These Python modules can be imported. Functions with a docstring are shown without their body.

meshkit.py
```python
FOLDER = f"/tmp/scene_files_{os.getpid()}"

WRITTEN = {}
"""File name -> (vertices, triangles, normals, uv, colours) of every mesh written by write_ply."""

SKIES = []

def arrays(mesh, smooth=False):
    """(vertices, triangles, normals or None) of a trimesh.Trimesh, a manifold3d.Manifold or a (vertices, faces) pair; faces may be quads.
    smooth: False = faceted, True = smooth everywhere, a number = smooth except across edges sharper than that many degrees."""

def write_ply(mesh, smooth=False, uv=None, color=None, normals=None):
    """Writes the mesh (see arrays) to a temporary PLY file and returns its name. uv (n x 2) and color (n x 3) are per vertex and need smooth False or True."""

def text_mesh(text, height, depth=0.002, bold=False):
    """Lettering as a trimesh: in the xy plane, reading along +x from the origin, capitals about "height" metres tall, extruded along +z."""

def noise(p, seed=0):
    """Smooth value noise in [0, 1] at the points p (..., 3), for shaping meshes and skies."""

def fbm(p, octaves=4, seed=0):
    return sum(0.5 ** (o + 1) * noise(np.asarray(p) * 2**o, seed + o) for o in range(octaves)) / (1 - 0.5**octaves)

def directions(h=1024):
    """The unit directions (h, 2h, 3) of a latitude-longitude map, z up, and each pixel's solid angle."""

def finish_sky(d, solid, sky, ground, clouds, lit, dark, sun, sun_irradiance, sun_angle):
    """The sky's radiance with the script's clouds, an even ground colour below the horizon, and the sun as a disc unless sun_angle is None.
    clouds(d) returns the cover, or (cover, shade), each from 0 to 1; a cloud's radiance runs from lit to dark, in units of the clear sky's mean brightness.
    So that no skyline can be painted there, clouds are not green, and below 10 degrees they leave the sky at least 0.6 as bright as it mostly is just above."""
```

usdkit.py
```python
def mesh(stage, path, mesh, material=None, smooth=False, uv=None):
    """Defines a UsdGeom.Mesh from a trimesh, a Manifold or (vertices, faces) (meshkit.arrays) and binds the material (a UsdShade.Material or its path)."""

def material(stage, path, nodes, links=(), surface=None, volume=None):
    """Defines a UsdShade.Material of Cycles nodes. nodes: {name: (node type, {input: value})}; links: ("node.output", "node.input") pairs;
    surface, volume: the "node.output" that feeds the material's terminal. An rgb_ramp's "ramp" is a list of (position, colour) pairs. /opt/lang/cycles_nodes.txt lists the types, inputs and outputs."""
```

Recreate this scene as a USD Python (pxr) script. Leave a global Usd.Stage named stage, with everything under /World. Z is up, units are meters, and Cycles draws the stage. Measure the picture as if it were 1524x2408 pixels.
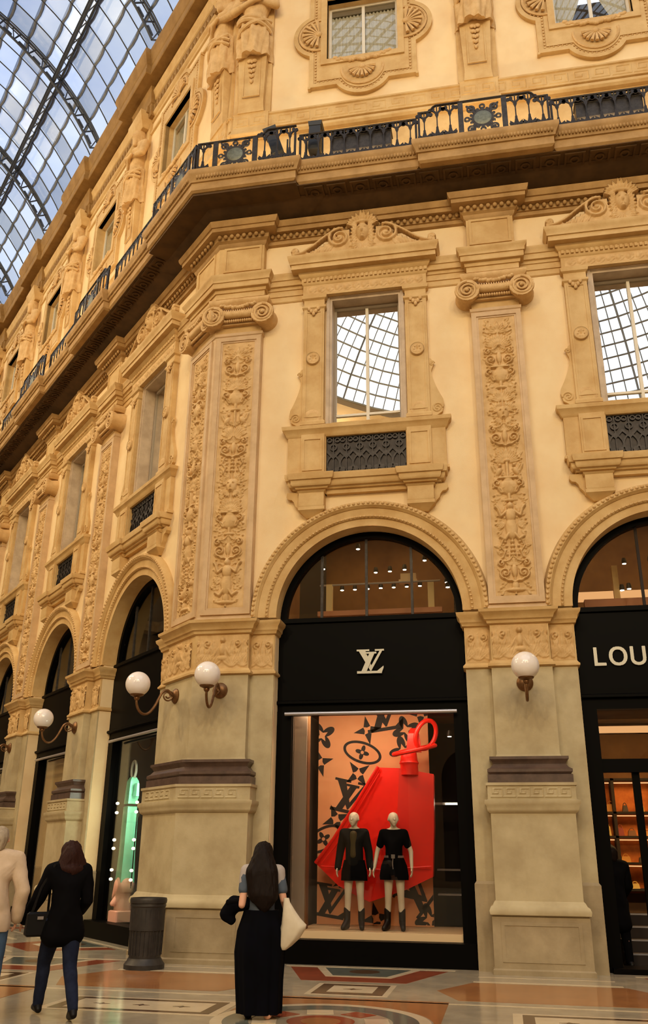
import math, random
import numpy as np, trimesh, shapely, usdkit, meshkit
import manifold3d as mf
from shapely import affinity
from shapely.geometry import Polygon, LineString, Point, box as sbox
from shapely.ops import unary_union
from pxr import Gf, Sdf, Usd, UsdGeom, UsdLux, UsdShade, Vt

stage = Usd.Stage.CreateInMemory()
UsdGeom.SetStageUpAxis(stage, UsdGeom.Tokens.z)
UsdGeom.SetStageMetersPerUnit(stage, 1.0)
stage.SetDefaultPrim(UsdGeom.Xform.Define(stage, '/World').GetPrim())
PI = math.pi
RNG = random.Random(7)

# ---------------------------------------------------------------- camera
F_PX, PITCH, ROLL, YAW, EYE = 2053.3, .37352853, .0101750932, -.194192204, (0, 0, 1.55)
fwd = np.array([math.sin(YAW) * math.cos(PITCH), math.cos(YAW) * math.cos(PITCH), math.sin(PITCH)])
rgt = np.array([math.cos(YAW), -math.sin(YAW), 0]); upv = np.cross(rgt, fwd)
c_, s_ = math.cos(ROLL), math.sin(ROLL)
rgt, upv = c_ * rgt + s_ * upv, -s_ * rgt + c_ * upv
cam = UsdGeom.Camera.Define(stage, '/World/camera')
cam.AddTransformOp().Set(Gf.Matrix4d(*rgt, 0, *upv, 0, *(-fwd), 0, *EYE, 1))
cam.CreateHorizontalApertureAttr(24.0); cam.CreateVerticalApertureAttr(24.0 * 2408 / 1524)
cam.CreateFocalLengthAttr(24.0 * F_PX / 1524)
cam.CreateClippingRangeAttr(Gf.Vec2f(0.05, 2000))
cam.CreateExposureAttr(0.0)

# ---------------------------------------------------------------- helpers: materials
def lin(c):
    if isinstance(c, str):
        c = [int(c[i:i + 2], 16) / 255 for i in (0, 2, 4)]
        c = [x / 12.92 if x <= .04045 else ((x + .055) / 1.055) ** 2.4 for x in c]
    return tuple(float(x) for x in c)
def M(name, c1, c2=None, rough=.6, scale=2.0, detail=4, bump=0, bscale=30, metal=0, spec=.5, emit=0, stretch=None, coat=0, trans=0, lo=.35, hi=.65):
    n = {'p': ('principled_bsdf', {'roughness': rough, 'metallic': metal, 'specular_ior_level': spec, 'base_color': lin(c1)})}
    l = []
    if coat: n['p'][1].update(coat_weight=coat, coat_roughness=.08)
    if trans: n['p'][1].update(transmission_weight=trans)
    if emit: n['p'][1].update(emission_color=lin(c1), emission_strength=emit)
    if c2 is not None or bump:
        n['g'] = ('geometry', {})
        src = 'g.position'
        if stretch:
            n['m'] = ('mapping', {'scale': stretch}); l.append(('g.position', 'm.vector')); src = 'm.vector'
    if c2 is not None:
        n['n'] = ('noise_texture', {'scale': scale, 'detail': detail, 'roughness': .6})
        n['r'] = ('rgb_ramp', {'ramp': [(lo, lin(c1)), (hi, lin(c2))]})
        l += [(src, 'n.vector'), ('n.fac', 'r.fac'), ('r.color', 'p.base_color')]
    if bump:
        n['n2'] = ('noise_texture', {'scale': bscale, 'detail': 3})
        n['b'] = ('bump', {'strength': bump, 'distance': .02})
        l += [(src, 'n2.vector'), ('n2.fac', 'b.height'), ('b.normal', 'p.normal')]
    return usdkit.material(stage, '/World/Looks/' + name, n, l, surface='p.BSDF')
def Pane(name, tint, gloss=(.9, .9, .9), fac=None, rough=.0, ior=1.5):
    n = {'t': ('transparent_bsdf', {'color': lin(tint)}), 'g': ('glossy_bsdf', {'color': lin(gloss), 'roughness': rough}), 'x': ('mix_closure', {})}
    l = [('t.BSDF', 'x.closure1'), ('g.BSDF', 'x.closure2')]
    if fac is None:
        n['f'] = ('layer_weight', {'blend': .5}); n['w'] = ('math', {'math_type': 'power', 'value2': 5.0}); n['k'] = ('math', {'math_type': 'multiply_add', 'value2': .95, 'value3': .04})
        l += [('f.facing', 'w.value1'), ('w.value', 'k.value1'), ('k.value', 'x.fac')]
    else:
        n['x'][1]['fac'] = fac
    return usdkit.material(stage, '/World/Looks/' + name, n, l, surface='x.closure')
def Emit(name, c, s):
    return usdkit.material(stage, '/World/Looks/' + name, {'e': ('emission', {'color': lin(c), 'strength': s})}, [], surface='e.emission')

# ---------------------------------------------------------------- sky and lights
sky = UsdLux.DomeLight.Define(stage, '/World/sky')
skym = usdkit.material(stage, '/World/Looks/sky', {
    'g': ('texture_coordinate', {}), 'm': ('mapping', {'scale': (2.2, 2.2, 5.0)}), 'n': ('noise_texture', {'scale': 1.6, 'detail': 6, 'roughness': .55}),
    'r': ('rgb_ramp', {'ramp': [(.36, (1.18, 1.42, 2.0)), (.5, (1.65, 1.82, 2.2)), (.66, (2.2, 2.25, 2.3))]}),
    'b': ('background_shader', {'strength': 1.0})},
    [('g.generated', 'm.vector'), ('m.vector', 'n.vector'), ('n.fac', 'r.fac'), ('r.color', 'b.color')], surface='b.background')
UsdShade.MaterialBindingAPI.Apply(sky.GetPrim()).Bind(skym)
sky.CreateIntensityAttr(1.0)

# ---------------------------------------------------------------- helpers: meshes
class MB:
    """collects shapes into one mesh. Coordinates are x along the wall, v out of the wall (y = -v), z up"""
    def __init__(s): s.V, s.F, s.n = [], [], 0
    def raw(s, v, f):
        v = np.asarray(v, float).reshape(-1, 3); f = np.asarray(f, int)
        if f.shape[1] == 4: f = np.vstack([f[:, [0, 1, 2]], f[:, [0, 2, 3]]])
        s.V.append(v); s.F.append(f + s.n); s.n += len(v); return s
    def tm(s, m, loc=(0, 0, 0)):
        if hasattr(m, 'to_mesh'):
            q = m.to_mesh(); return s.raw(np.array(q.vert_properties[:, :3]) + loc, np.array(q.tri_verts))
        return s.raw(np.array(m.vertices) + loc, np.array(m.faces))
    def box(s, x0, x1, v0, v1, z0, z1):
        m = trimesh.creation.box([abs(x1 - x0), abs(v1 - v0), abs(z1 - z0)])
        return s.tm(m, ((x0 + x1) / 2, -(v0 + v1) / 2, (z0 + z1) / 2))
    def loft(s, poly, prof, back=None):
        """poly: [(x,v)...]; prof: [(z, offset)...]; edges lying on v <= back do not move"""
        P = np.array([(x, -v) for x, v in poly], float)
        mul = np.ones(len(P))
        if back is not None:
            for i in range(len(P)):
                j = (i + 1) % len(P)
                if poly[i][1] <= back + 1e-6 and poly[j][1] <= back + 1e-6: mul[i] = 0
        return s.loftxy(P, prof, mul)
    def loftxy(s, P, prof, mul=None):
        P = np.asarray(P, float); n = len(P)
        mul = np.ones(n) if mul is None else np.asarray(mul, float)
        A = 0.5 * np.sum(P[:, 0] * np.roll(P[:, 1], -1) - np.roll(P[:, 0], -1) * P[:, 1])
        if A < 0:
            P = P[::-1]; mul = np.roll(mul[::-1], -1)
        d = np.roll(P, -1, 0) - P; d /= np.linalg.norm(d, axis=1)[:, None]
        N = np.stack([d[:, 1], -d[:, 0]], 1)
        rings = []
        for z, e in prof:
            R = []
            for i in range(n):
                h = (i - 1) % n
                a, b, ea, eb = N[h], N[i], e * mul[h], e * mul[i]
                det = a[0] * b[1] - a[1] * b[0]
                if abs(det) < 1e-4: off = a * ea
                else: off = np.array([(ea * b[1] - eb * a[1]) / det, (a[0] * eb - b[0] * ea) / det])
                R.append((*(P[i] + off), z))
            rings.append(R)
        V = np.array(rings).reshape(-1, 3); F = []
        for k in range(len(prof) - 1):
            for i in range(n):
                j = (i + 1) % n
                F.append((k * n + i, k * n + j, (k + 1) * n + j, (k + 1) * n + i))
        s.raw(V, F)
        T = trimesh.creation.triangulate_polygon(Polygon(np.array(rings[0])[:, :2]), engine='earcut') if n > 4 else None
        fan = [(0, i, i + 1) for i in range(1, n - 1)]
        s.raw(rings[0], [f[::-1] for f in fan]); s.raw(rings[-1], fan)
        return s
    def tube(s, pts, r, n=8, closed=False):
        p = np.asarray(pts, float); m = len(p); r = np.broadcast_to(np.asarray(r, float), (m,))
        t = np.gradient(p, axis=0) if not closed else np.roll(p, -1, 0) - np.roll(p, 1, 0)
        t /= np.maximum(np.linalg.norm(t, axis=1), 1e-9)[:, None]
        u = np.cross(t[0], [0, 0, 1.0]); u = u if np.linalg.norm(u) > .1 else np.cross(t[0], [1.0, 0, 0])
        V = []
        for i in range(m):
            u = u - t[i] * np.dot(u, t[i]); u /= np.linalg.norm(u); w = np.cross(t[i], u)
            a = np.arange(n) * 2 * PI / n
            V.append(p[i] + r[i] * (np.cos(a)[:, None] * u + np.sin(a)[:, None] * w))
        F = []
        for i in range(m if closed else m - 1):
            k = (i + 1) % m
            for j in range(n):
                l = (j + 1) % n
                F.append((i * n + j, i * n + l, k * n + l, k * n + j))
        V = np.vstack(V)
        s.raw(V, F)
        if not closed:
            s.raw(V[:n], [(0, i + 1, i) for i in range(1, n - 1)]); s.raw(V[-n:], [(0, i, i + 1) for i in range(1, n - 1)])
        return s
    def tubev(s, pts, r, n=8, closed=False): return s.tube([(x, -v, z) for x, v, z in pts], r, n, closed)
    def lathe(s, prof, c=(0, 0, 0), n=24, axis='z'):
        a = np.arange(n) * 2 * PI / n; V = []; F = []
        for r, z in prof: V += [(r * math.cos(t), r * math.sin(t), z) for t in a]
        for k in range(len(prof) - 1):
            for i in range(n):
                j = (i + 1) % n; F.append((k * n + i, k * n + j, (k + 1) * n + j, (k + 1) * n + i))
        V = np.array(V)
        if axis == 'v': V = V[:, [0, 2, 1]] * [1, -1, 1]; 
        if axis == 'x': V = V[:, [2, 0, 1]]
        return s.raw(V + np.array(c) * ([1, 1, 1]), F)
    def ball(s, c, r, sub=2):
        m = trimesh.creation.icosphere(sub); r = np.broadcast_to(np.asarray(r, float), 3)
        return s.raw(m.vertices * r + np.array(c), m.faces)
    def ballv(s, x, v, z, r, sub=1): return s.ball((x, -v, z), r, sub)
    def ext(s, poly, v0, v1, at=None):
        """a shapely polygon drawn in (x, z), from v0 out to v1"""
        for g in getattr(poly, 'geoms', [poly]):
            if g.is_empty or g.area < 1e-7: continue
            m = trimesh.creation.extrude_polygon(g, v1 - v0, engine='earcut')
            v = np.array(m.vertices); v = np.stack([v[:, 0], -(v[:, 2] + v0), v[:, 1]], 1)
            s.raw(v, np.array(m.faces))
        return s
    def flat(s, poly, z0, z1):
        for g in getattr(poly, 'geoms', [poly]):
            if g.is_empty or g.area < 1e-7 or g.geom_type != 'Polygon': continue
            m = trimesh.creation.extrude_polygon(g, z1 - z0, engine='earcut'); s.tm(m, (0, 0, z0))
        return s
    def arc(s, prof, a0=0, a1=PI, c=(0, 0), n=48):
        """closed profile [(radius, v)...] swept about the v axis through c=(x,z)"""
        m = len(prof); V, F = [], []
        for i in range(n + 1):
            t = a0 + (a1 - a0) * i / n
            V += [(c[0] + r * math.cos(t), -v, c[1] + r * math.sin(t)) for r, v in prof]
        for i in range(n):
            for j in range(m):
                k = (j + 1) % m; F.append((i * m + j, i * m + k, (i + 1) * m + k, (i + 1) * m + j))
        return s.raw(V, F)
    def xf(s, mat):
        v, f = s.out(); s.V = [v @ np.array(mat)[:3, :3].T + np.array(mat)[:3, 3]]; s.F = [f]; return s
    def rotz(s, deg, loc=(0, 0, 0)):
        a = math.radians(deg); return s.xf([[math.cos(a), -math.sin(a), 0, loc[0]], [math.sin(a), math.cos(a), 0, loc[1]], [0, 0, 1, loc[2]]])
    def out(s): return np.vstack(s.V), np.vstack(s.F)

USED = {}
def free(path):
    if path not in USED: USED[path] = 0; return path
    USED[path] += 1; return free(f'{path}_{USED[path]:03d}')
def put(name, mb, m, parent=None, smooth=35, label=None, kind=None):
    v, f = mb.out() if isinstance(mb, MB) else mb
    a = np.linalg.norm(np.cross(v[f[:, 1]] - v[f[:, 0]], v[f[:, 2]] - v[f[:, 0]]), axis=1); f = f[a > 1e-12]
    path = free((str(parent.GetPath()) if parent else '/World') + '/' + name)
    t = trimesh.Trimesh(v, f, process=True, merge_tex=True, merge_norm=True)
    if t.is_watertight and t.volume < 0: t.invert()
    pr = usdkit.mesh(stage, path, t, m, smooth=smooth).GetPrim()
    if label: pr.SetCustomDataByKey('label', label)
    if kind: pr.SetCustomDataByKey('kind', kind)
    return pr
def tag(p, label=None, cat=None, group=None, kind=None):
    for k, x in (('label', label), ('category', cat), ('group', group), ('kind', kind)):
        if x: p.SetCustomDataByKey(k, x)
    return p
def thing(name, label, cat, loc=(0, 0, 0), rot=0, group=None, kind=None, scale=None):
    x = UsdGeom.Xform.Define(stage, free('/World/' + name)); x.AddTranslateOp().Set(Gf.Vec3d(*map(float, loc))); x.AddRotateZOp().Set(float(rot))
    return tag(x.GetPrim(), label, cat, group, kind)
def dup(src, label, loc, rot=0, group=None, cat=None):
    r = thing(src.GetName().rstrip('0123456789').rstrip('_'), label, cat or src.GetCustomDataByKey('category'), loc, rot, group or src.GetCustomDataByKey('group'))
    r.GetReferences().AddInternalReference(src.GetPath()); r.SetInstanceable(True)
    return r
def sub(name, parent):
    return UsdGeom.Xform.Define(stage, free(str(parent.GetPath()) + '/' + name)).GetPrim()

# wall frames: RIGHT wall runs along x at y = 14.37, LEFT wall turns away by 45 degrees at the corner W
YW = 14.37; W = np.array([-4.97, YW]); DL = np.array([-1, 1]) / 2 ** .5; NL = np.array([-1, -1]) / 2 ** .5
def R(u, z=0, v=0): return (u, YW - v, z)
def L(s, z=0, v=0): p = W + DL * s + NL * v; return (p[0], p[1], z)
BAY_R = [-2.045, 2.935]; PIL_R = [.445, 5.425]
BAY_L = [3.2 + 5.09 * k for k in range(6)]; PIL_L = [5.73 + 5.09 * k for k in range(6)]
ORD = ['first', 'second', 'third', 'fourth', 'fifth', 'sixth', 'seventh']
HO = 1.61; ZS = 5.36   # half width of the arched openings, height of the springing

# ---------------------------------------------------------------- materials
m_stucco = M('stucco_cream', 'e9cfa0', 'e2c392', rough=.8, scale=1.3, bump=.05, bscale=60)
m_stone = M('stone_ochre', 'cfae76', 'bd975c', rough=.72, scale=2.2, bump=.08, bscale=45)
m_relief = M('stone_relief', 'd4b07a', 'c09a62', rough=.75, scale=5, bump=.1, bscale=60)
m_grey = M('stone_grey', 'bdad87', 'a5936e', rough=.7, scale=1.6, bump=.06, bscale=40)
m_plinth = M('stone_plinth', 'ab9876', '897757', rough=.65, scale=2.1, detail=6, bump=.06, lo=.3, hi=.7)
m_pinkstone = M('stone_pinkish', 'ccac82', 'ba9a70', rough=.6, scale=2.5)
m_frame = M('marble_frame_grey', 'c2ac90', 'ab957a', rough=.5, scale=3)
m_brownmarble = M('brown_marble', '5e4a3e', '4a3930', rough=.35, scale=6)
m_soffit_shade = M('soffit_painted_shade', '5d421f', '4b3416', rough=.85, scale=3)  # dark brown stands in for the shade under the balcony
m_corn = M('cornice_stone', 'b38e58', '9b7743', rough=.75, scale=2.5, bump=.1, bscale=50)
m_cornroof = M('roof_cornice_stone', '9a7640', '84622f', rough=.8, scale=2.5, bump=.1, bscale=50)
m_iron = M('wrought_iron', '1f1a17', '2c2521', rough=.45, metal=.6, scale=9)
m_iron2 = M('iron_panel', '3a3430', '26211d', rough=.5, metal=.5, scale=12)
m_black = M('black_lacquer', '050403', rough=.45, spec=.05)
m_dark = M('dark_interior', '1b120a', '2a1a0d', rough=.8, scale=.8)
m_gold = M('gold_letters', 'b4b0a2', rough=.4, metal=.4)
m_silver = M('silver_bar', 'b9b4b4', rough=.3, metal=.7)
m_white = M('white_glass_globe', 'efe6df', rough=.18, spec=.6, coat=.4)
m_brass = M('bronze_arm', '7d5a38', '684728', rough=.4, metal=.7, scale=14)
m_glass = Pane('window_glass', (.86, .86, .84), (.95, .97, .97), ior=1.5)
m_mirror = Pane('reflective_window_glass', (.35, .33, .3), (.86, .835, .755), fac=.9)
m_wood = M('window_frame_grey', '9d8f7b', rough=.5)
m_sash = M('window_sash_white', 'd9d0bd', rough=.5)
m_curtain = M('lace_curtain', 'e9e2cf', 'cfc6ae', rough=.9, scale=3, stretch=(30, 30, 1))
# ---------------------------------------------------------------- carved relief: a height field of domed strokes, leaves and bulbs
class Relief:
    def __init__(s, w, h, res=.011, sym=True, x0=None):
        s.w, s.h, s.res = w, h, res
        nx, nz = max(int(round(w / res)), 4) + 1, max(int(round(h / res)), 4) + 1
        s.x = np.linspace(-w / 2, w / 2, nx); s.z = np.linspace(0, h, nz)
        s.X, s.Z = np.meshgrid(np.abs(s.x) if sym else s.x, s.z, indexing='ij'); s.H = np.zeros_like(s.X)
    def _win(s, x0, x1, z0, z1):
        k = (s.z >= z0) & (s.z <= z1); return (slice(None), np.nonzero(k)[0])
    def put(s, zr, f):
        k = np.nonzero((s.z >= zr[0]) & (s.z <= zr[1]))[0]
        if len(k) == 0: return
        a, b = k[0], k[-1] + 1
        s.H[:, a:b] = np.maximum(s.H[:, a:b], f(s.X[:, a:b], s.Z[:, a:b]))
    def ell(s, cx, cz, rx, rz, h, rot=0, base=0.):
        c, n = math.cos(rot), math.sin(rot); r = max(rx, rz)
        def f(X, Z):
            a, b = (X - cx) * c + (Z - cz) * n, -(X - cx) * n + (Z - cz) * c
            d = 1 - (a / rx) ** 2 - (b / rz) ** 2
            return np.where(d > 0, base + h * np.sqrt(np.maximum(d, 0)), 0)
        s.put((cz - r, cz + r), f)
    def leaf(s, cx, cz, ln, wd, rot, h):
        c, n = math.cos(rot), math.sin(rot)
        def f(X, Z):
            a, b = (X - cx) * c + (Z - cz) * n, -(X - cx) * n + (Z - cz) * c
            t = a / ln; w = wd * np.sin(PI * np.clip(t, 0, 1) ** .8) ** .8 + 1e-6
            d = 1 - (b / w) ** 2
            v = h * np.sqrt(np.maximum(d, 0)) * (1 - .5 * np.exp(-(b / (.18 * wd)) ** 2)) * (.65 + .35 * t) * (.85 + .15 * np.cos(a * 40 * .05 / max(wd, .02)))
            return np.where((t > 0) & (t < 1) & (d > 0), v, 0)
        s.put((cz - ln - wd, cz + ln + wd), f)
    def stroke(s, pts, r, h):
        p = np.asarray(pts, float); rr = np.broadcast_to(np.asarray(r, float), (len(p),))
        def f(X, Z):
            o = np.zeros_like(X)
            for i in range(len(p) - 1):
                a, b = p[i], p[i + 1]; d = b - a; l2 = max(d @ d, 1e-9)
                t = np.clip(((X - a[0]) * d[0] + (Z - a[1]) * d[1]) / l2, 0, 1)
                q = (X - a[0] - t * d[0]) ** 2 + (Z - a[1] - t * d[1]) ** 2; w = rr[i] + t * (rr[i + 1] - rr[i])
                o = np.maximum(o, h * np.sqrt(np.maximum(1 - q / w ** 2, 0)))
            return o
        s.put((p[:, 1].min() - rr.max(), p[:, 1].max() + rr.max()), f)
    def spiral(s, cx, cz, r, turns, a0, r1, h, sgn=1, n=26):
        t = np.linspace(0, 1, n); a = a0 + sgn * t * turns * 2 * PI; q = r * (1 - .85 * t)
        s.stroke(np.stack([cx + q * np.cos(a), cz + q * np.sin(a)], 1), np.linspace(r1, r1 * .7, n), h); s.ell(cx, cz, r1 * 1.5, r1 * 1.5, h * 1.2)
    def rect(s, cx, cz, hx, hz, h):
        s.put((cz - hz, cz + hz), lambda X, Z: np.where((np.abs(X - cx) <= hx) & (np.abs(Z - cz) <= hz), h, 0))
    def mesh(s, mb, cx, v, z0, cut=False, depth=.05):
        nx, nz = s.H.shape; idx = np.arange(nx * nz).reshape(nx, nz)
        Xg, Zg = np.meshgrid(s.x, s.z, indexing='ij')
        a, b, c, d = idx[:-1, :-1], idx[1:, :-1], idx[1:, 1:], idx[:-1, 1:]
        q = np.stack([a.ravel(), b.ravel(), c.ravel(), d.ravel()], 1)
        if not cut:
            V = np.stack([cx + Xg.ravel(), -(v + s.H.ravel()), z0 + Zg.ravel()], 1); return mb.raw(V, q)
        m = s.H.ravel() > 1e-4; q = q[m[q].all(1)]
        use = np.unique(q); re = -np.ones(nx * nz, int); re[use] = np.arange(len(use)); q = re[q]
        V = np.stack([cx + Xg.ravel()[use], -(v + depth + s.H.ravel()[use]), z0 + Zg.ravel()[use]], 1)
        B = V.copy(); B[:, 1] = -v
        e = np.vstack([q[:, [0, 1]], q[:, [1, 2]], q[:, [2, 3]], q[:, [3, 0]]])
        key = set(map(tuple, e)); bd = np.array([x for x in map(tuple, e) if (x[1], x[0]) not in key])
        n = len(V)
        F = np.vstack([q, np.stack([bd[:, 1], bd[:, 0], bd[:, 0] + n, bd[:, 1] + n], 1)])
        return mb.raw(np.vstack([V, B]), F)

def candelabrum(w, h, seed, res=.009):
    """the grotesque ornament of a pilaster panel: vases, leaves, masks and scrolls stacked on a stem"""
    r = Relief(w, h, res); rd = random.Random(seed); u = w / 2; z = .05
    D = .06
    def leaves(z, n, ln, up=1, lo=15, hi=75):
        for i in range(n):
            a = math.radians(lo + (hi - lo) * i / max(n - 1, 1)); r.leaf(.02, z, ln * rd.uniform(.8, 1.1), ln * .2, a * up, D * rd.uniform(.7, 1))
    def foot(z): r.ell(0, z + .03, .16, .04, D); r.ell(0, z + .1, .06, .09, D); return .16
    def vase(z):
        r.ell(0, z + .05, .1, .035, D); r.stroke([(0, z + .05), (0, z + .16)], .03, D * .8); r.ell(0, z + .3, .15, .15, D * 1.3); r.rect(0, z + .47, .17, .018, D); r.ell(0, z + .42, .08, .07, D)
        r.spiral(.19, z + .37, .07, 1.3, -PI / 2, .018, D); 
        for i in range(3): r.leaf(.05 * i, z + .18, .15, .035, PI / 2 - .3 * i, D * 1.6)
        return .5
    def scrolls(z):
        q = .12; r.stroke([(0, z), (.05, z + .03), (.11, z + .03), (.16, z + .07)], .022, D); r.spiral(.15, z + .16, q * .8, 1.6, -PI / 2, .02, D)
        r.stroke([(.02, z + .44), (.07, z + .38), (.14, z + .36), (.2, z + .38)], .018, D * .9); r.spiral(.2, z + .33, .06, 1.3, PI / 2, .015, D, -1)
        r.ell(0, z + .2, .05, .12, D); leaves(z + .3, 3, .17, 1, 25, 80); return .46
    def mask(z):
        r.ell(0, z + .22, .1, .14, D * 1.5); r.ell(.045, z + .26, .025, .018, D * 1.9); r.ell(0, z + .2, .022, .05, D * 2.1); r.ell(0, z + .13, .04, .018, D * 1.8)
        for i in range(6): r.leaf(.06, z + .3, .16, .03, PI / 2 - i * .42, D)
        for i in range(4): r.leaf(.05, z + .12, .14, .03, -PI / 2 + i * .35, D * .9)
        return .5
    def figure(z):
        r.ell(0, z + .2, .1, .2, D * 1.2); r.ell(0, z + .44, .09, .13, D * 1.5); r.ell(0, z + .6, .055, .07, D * 1.7)
        r.stroke([(.07, z + .5), (.16, z + .42), (.2, z + .55), (.24, z + .6)], .028, D * 1.1); r.stroke([(.05, z + .1), (.12, z), (.19, z + .05)], .03, D)
        for i in range(4): r.leaf(.1, z + .3, .16, .03, -.9 + i * .3, D * .7)
        return .7
    def fan(z):
        for i in range(7): r.leaf(.01, z, .3 - .012 * i, .034, PI / 2 - i * .24, D * (.8 + .05 * (i % 2)))
        r.ell(0, z + .02, .06, .04, D * 1.3); return .33
    def drops(z):
        for i in range(4): r.ell(0, z + .05 + .075 * i, .05 - .006 * i, .035, D); r.ell(.1 + .02 * (i % 2), z + .05 + .075 * i, .025, .025, D * .8)
        r.stroke([(.17, z), (.13, z + .1), (.2, z + .2), (.15, z + .32)], .015, D * .8); return .34
    def birds(z):
        r.ell(.15, z + .12, .05, .09, D, .5); r.ell(.12, z + .24, .03, .035, D); r.leaf(.16, z + .1, .2, .05, 1.0, D); r.leaf(.18, z + .06, .13, .035, -1.2, D * .8)
        r.stroke([(0, z), (0, z + .3)], .028, D); leaves(z + .02, 2, .12, 1, 30, 60); return .32
    r.stroke([(0, 0), (0, h - .1)], .018, D * .5)
    q = .08
    while q < h - .1:
        for k in range(2):
            a = rd.uniform(-1.4, 1.4); r.leaf(rd.uniform(.06, u - .1), q, rd.uniform(.07, .15), rd.uniform(.018, .032), a, D * rd.uniform(.35, .6))
        r.ell(rd.uniform(.12, u - .04), q + .04, .02, .02, D * .6); q += .075
    z += foot(z); seq = [figure, scrolls, vase, fan, mask, drops, scrolls, leaves, birds, vase, fan, scrolls, mask, drops, fan, birds]
    if seed % 2: seq = [scrolls, drops, figure, vase, birds, fan, scrolls, mask, leaves, vase, scrolls, fan, drops, birds, mask, fan]
    for f in seq:
        if z > h - .35: break
        if f is leaves: leaves(z, 5, .24); z += .22
        else: z += f(z) * .94
    for i in range(4): r.leaf(.0, min(z, h - .2), min(.24, h - z - .02) if h - z > .1 else .08, .04, PI / 2 - .5 * i, D)
    return r
def acanthus(w, h, seed=0, centre=True):
    r = Relief(w, h, .012); D = .045; n = max(int(w / .2), 2)
    if centre:
        r.ell(0, h * .55, .06, .11, D * 1.5); r.ell(0, h * .82, .045, .05, D * 1.6); r.ell(.1, h * .5, .03, .12, D, .5); r.ell(0, h * .3, .11, .05, D)
    for k in range(n // 2 + 1):
        cx = .17 + .2 * k if centre else .0 + .2 * k
        for i in range(5): r.leaf(cx, .03, h * (.8 - .1 * abs(i - 2)), .045, PI / 2 + (i - 2) * .42, D * (.8 + .1 * (i % 2)))
        r.spiral(cx + .1, h * .72, .06, 1.4, -PI / 2, .016, D)
    return r
def greek(w, h, pitch, t=.02, d=.012):
    r = Relief(w, h, .016, sym=False); x = -w / 2
    while x + pitch <= w / 2 + 1e-6:
        for pts in ([(0, .12), (.85, .12), (.85, .88), (.2, .88), (.2, .4), (.55, .4), (.55, .62)],):
            for (a, b), (c, e) in zip(pts, pts[1:]):
                xa, xb = sorted((x + a * pitch, x + c * pitch)); za, zb = sorted((b * h, e * h))
                r.rect((xa + xb) / 2, (za + zb) / 2, (xb - xa) / 2 + t / 2, (zb - za) / 2 + t / 2, d)
        x += pitch
    return r

def panel_frame(mb, x0, x1, z0, z1, v, t, d, inner=0):
    """a moulded rectangular frame standing d proud of v"""
    o = sbox(x0, z0, x1, z1)
    mb.ext(o - sbox(x0 + t, z0 + t, x1 - t, z1 - t), v, v + d)
    if inner: mb.ext(sbox(x0 + t, z0 + t, x1 - t, z1 - t) - sbox(x0 + t + inner, z0 + t + inner, x1 - t - inner, z1 - t - inner), v, v + d * .5)

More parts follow.
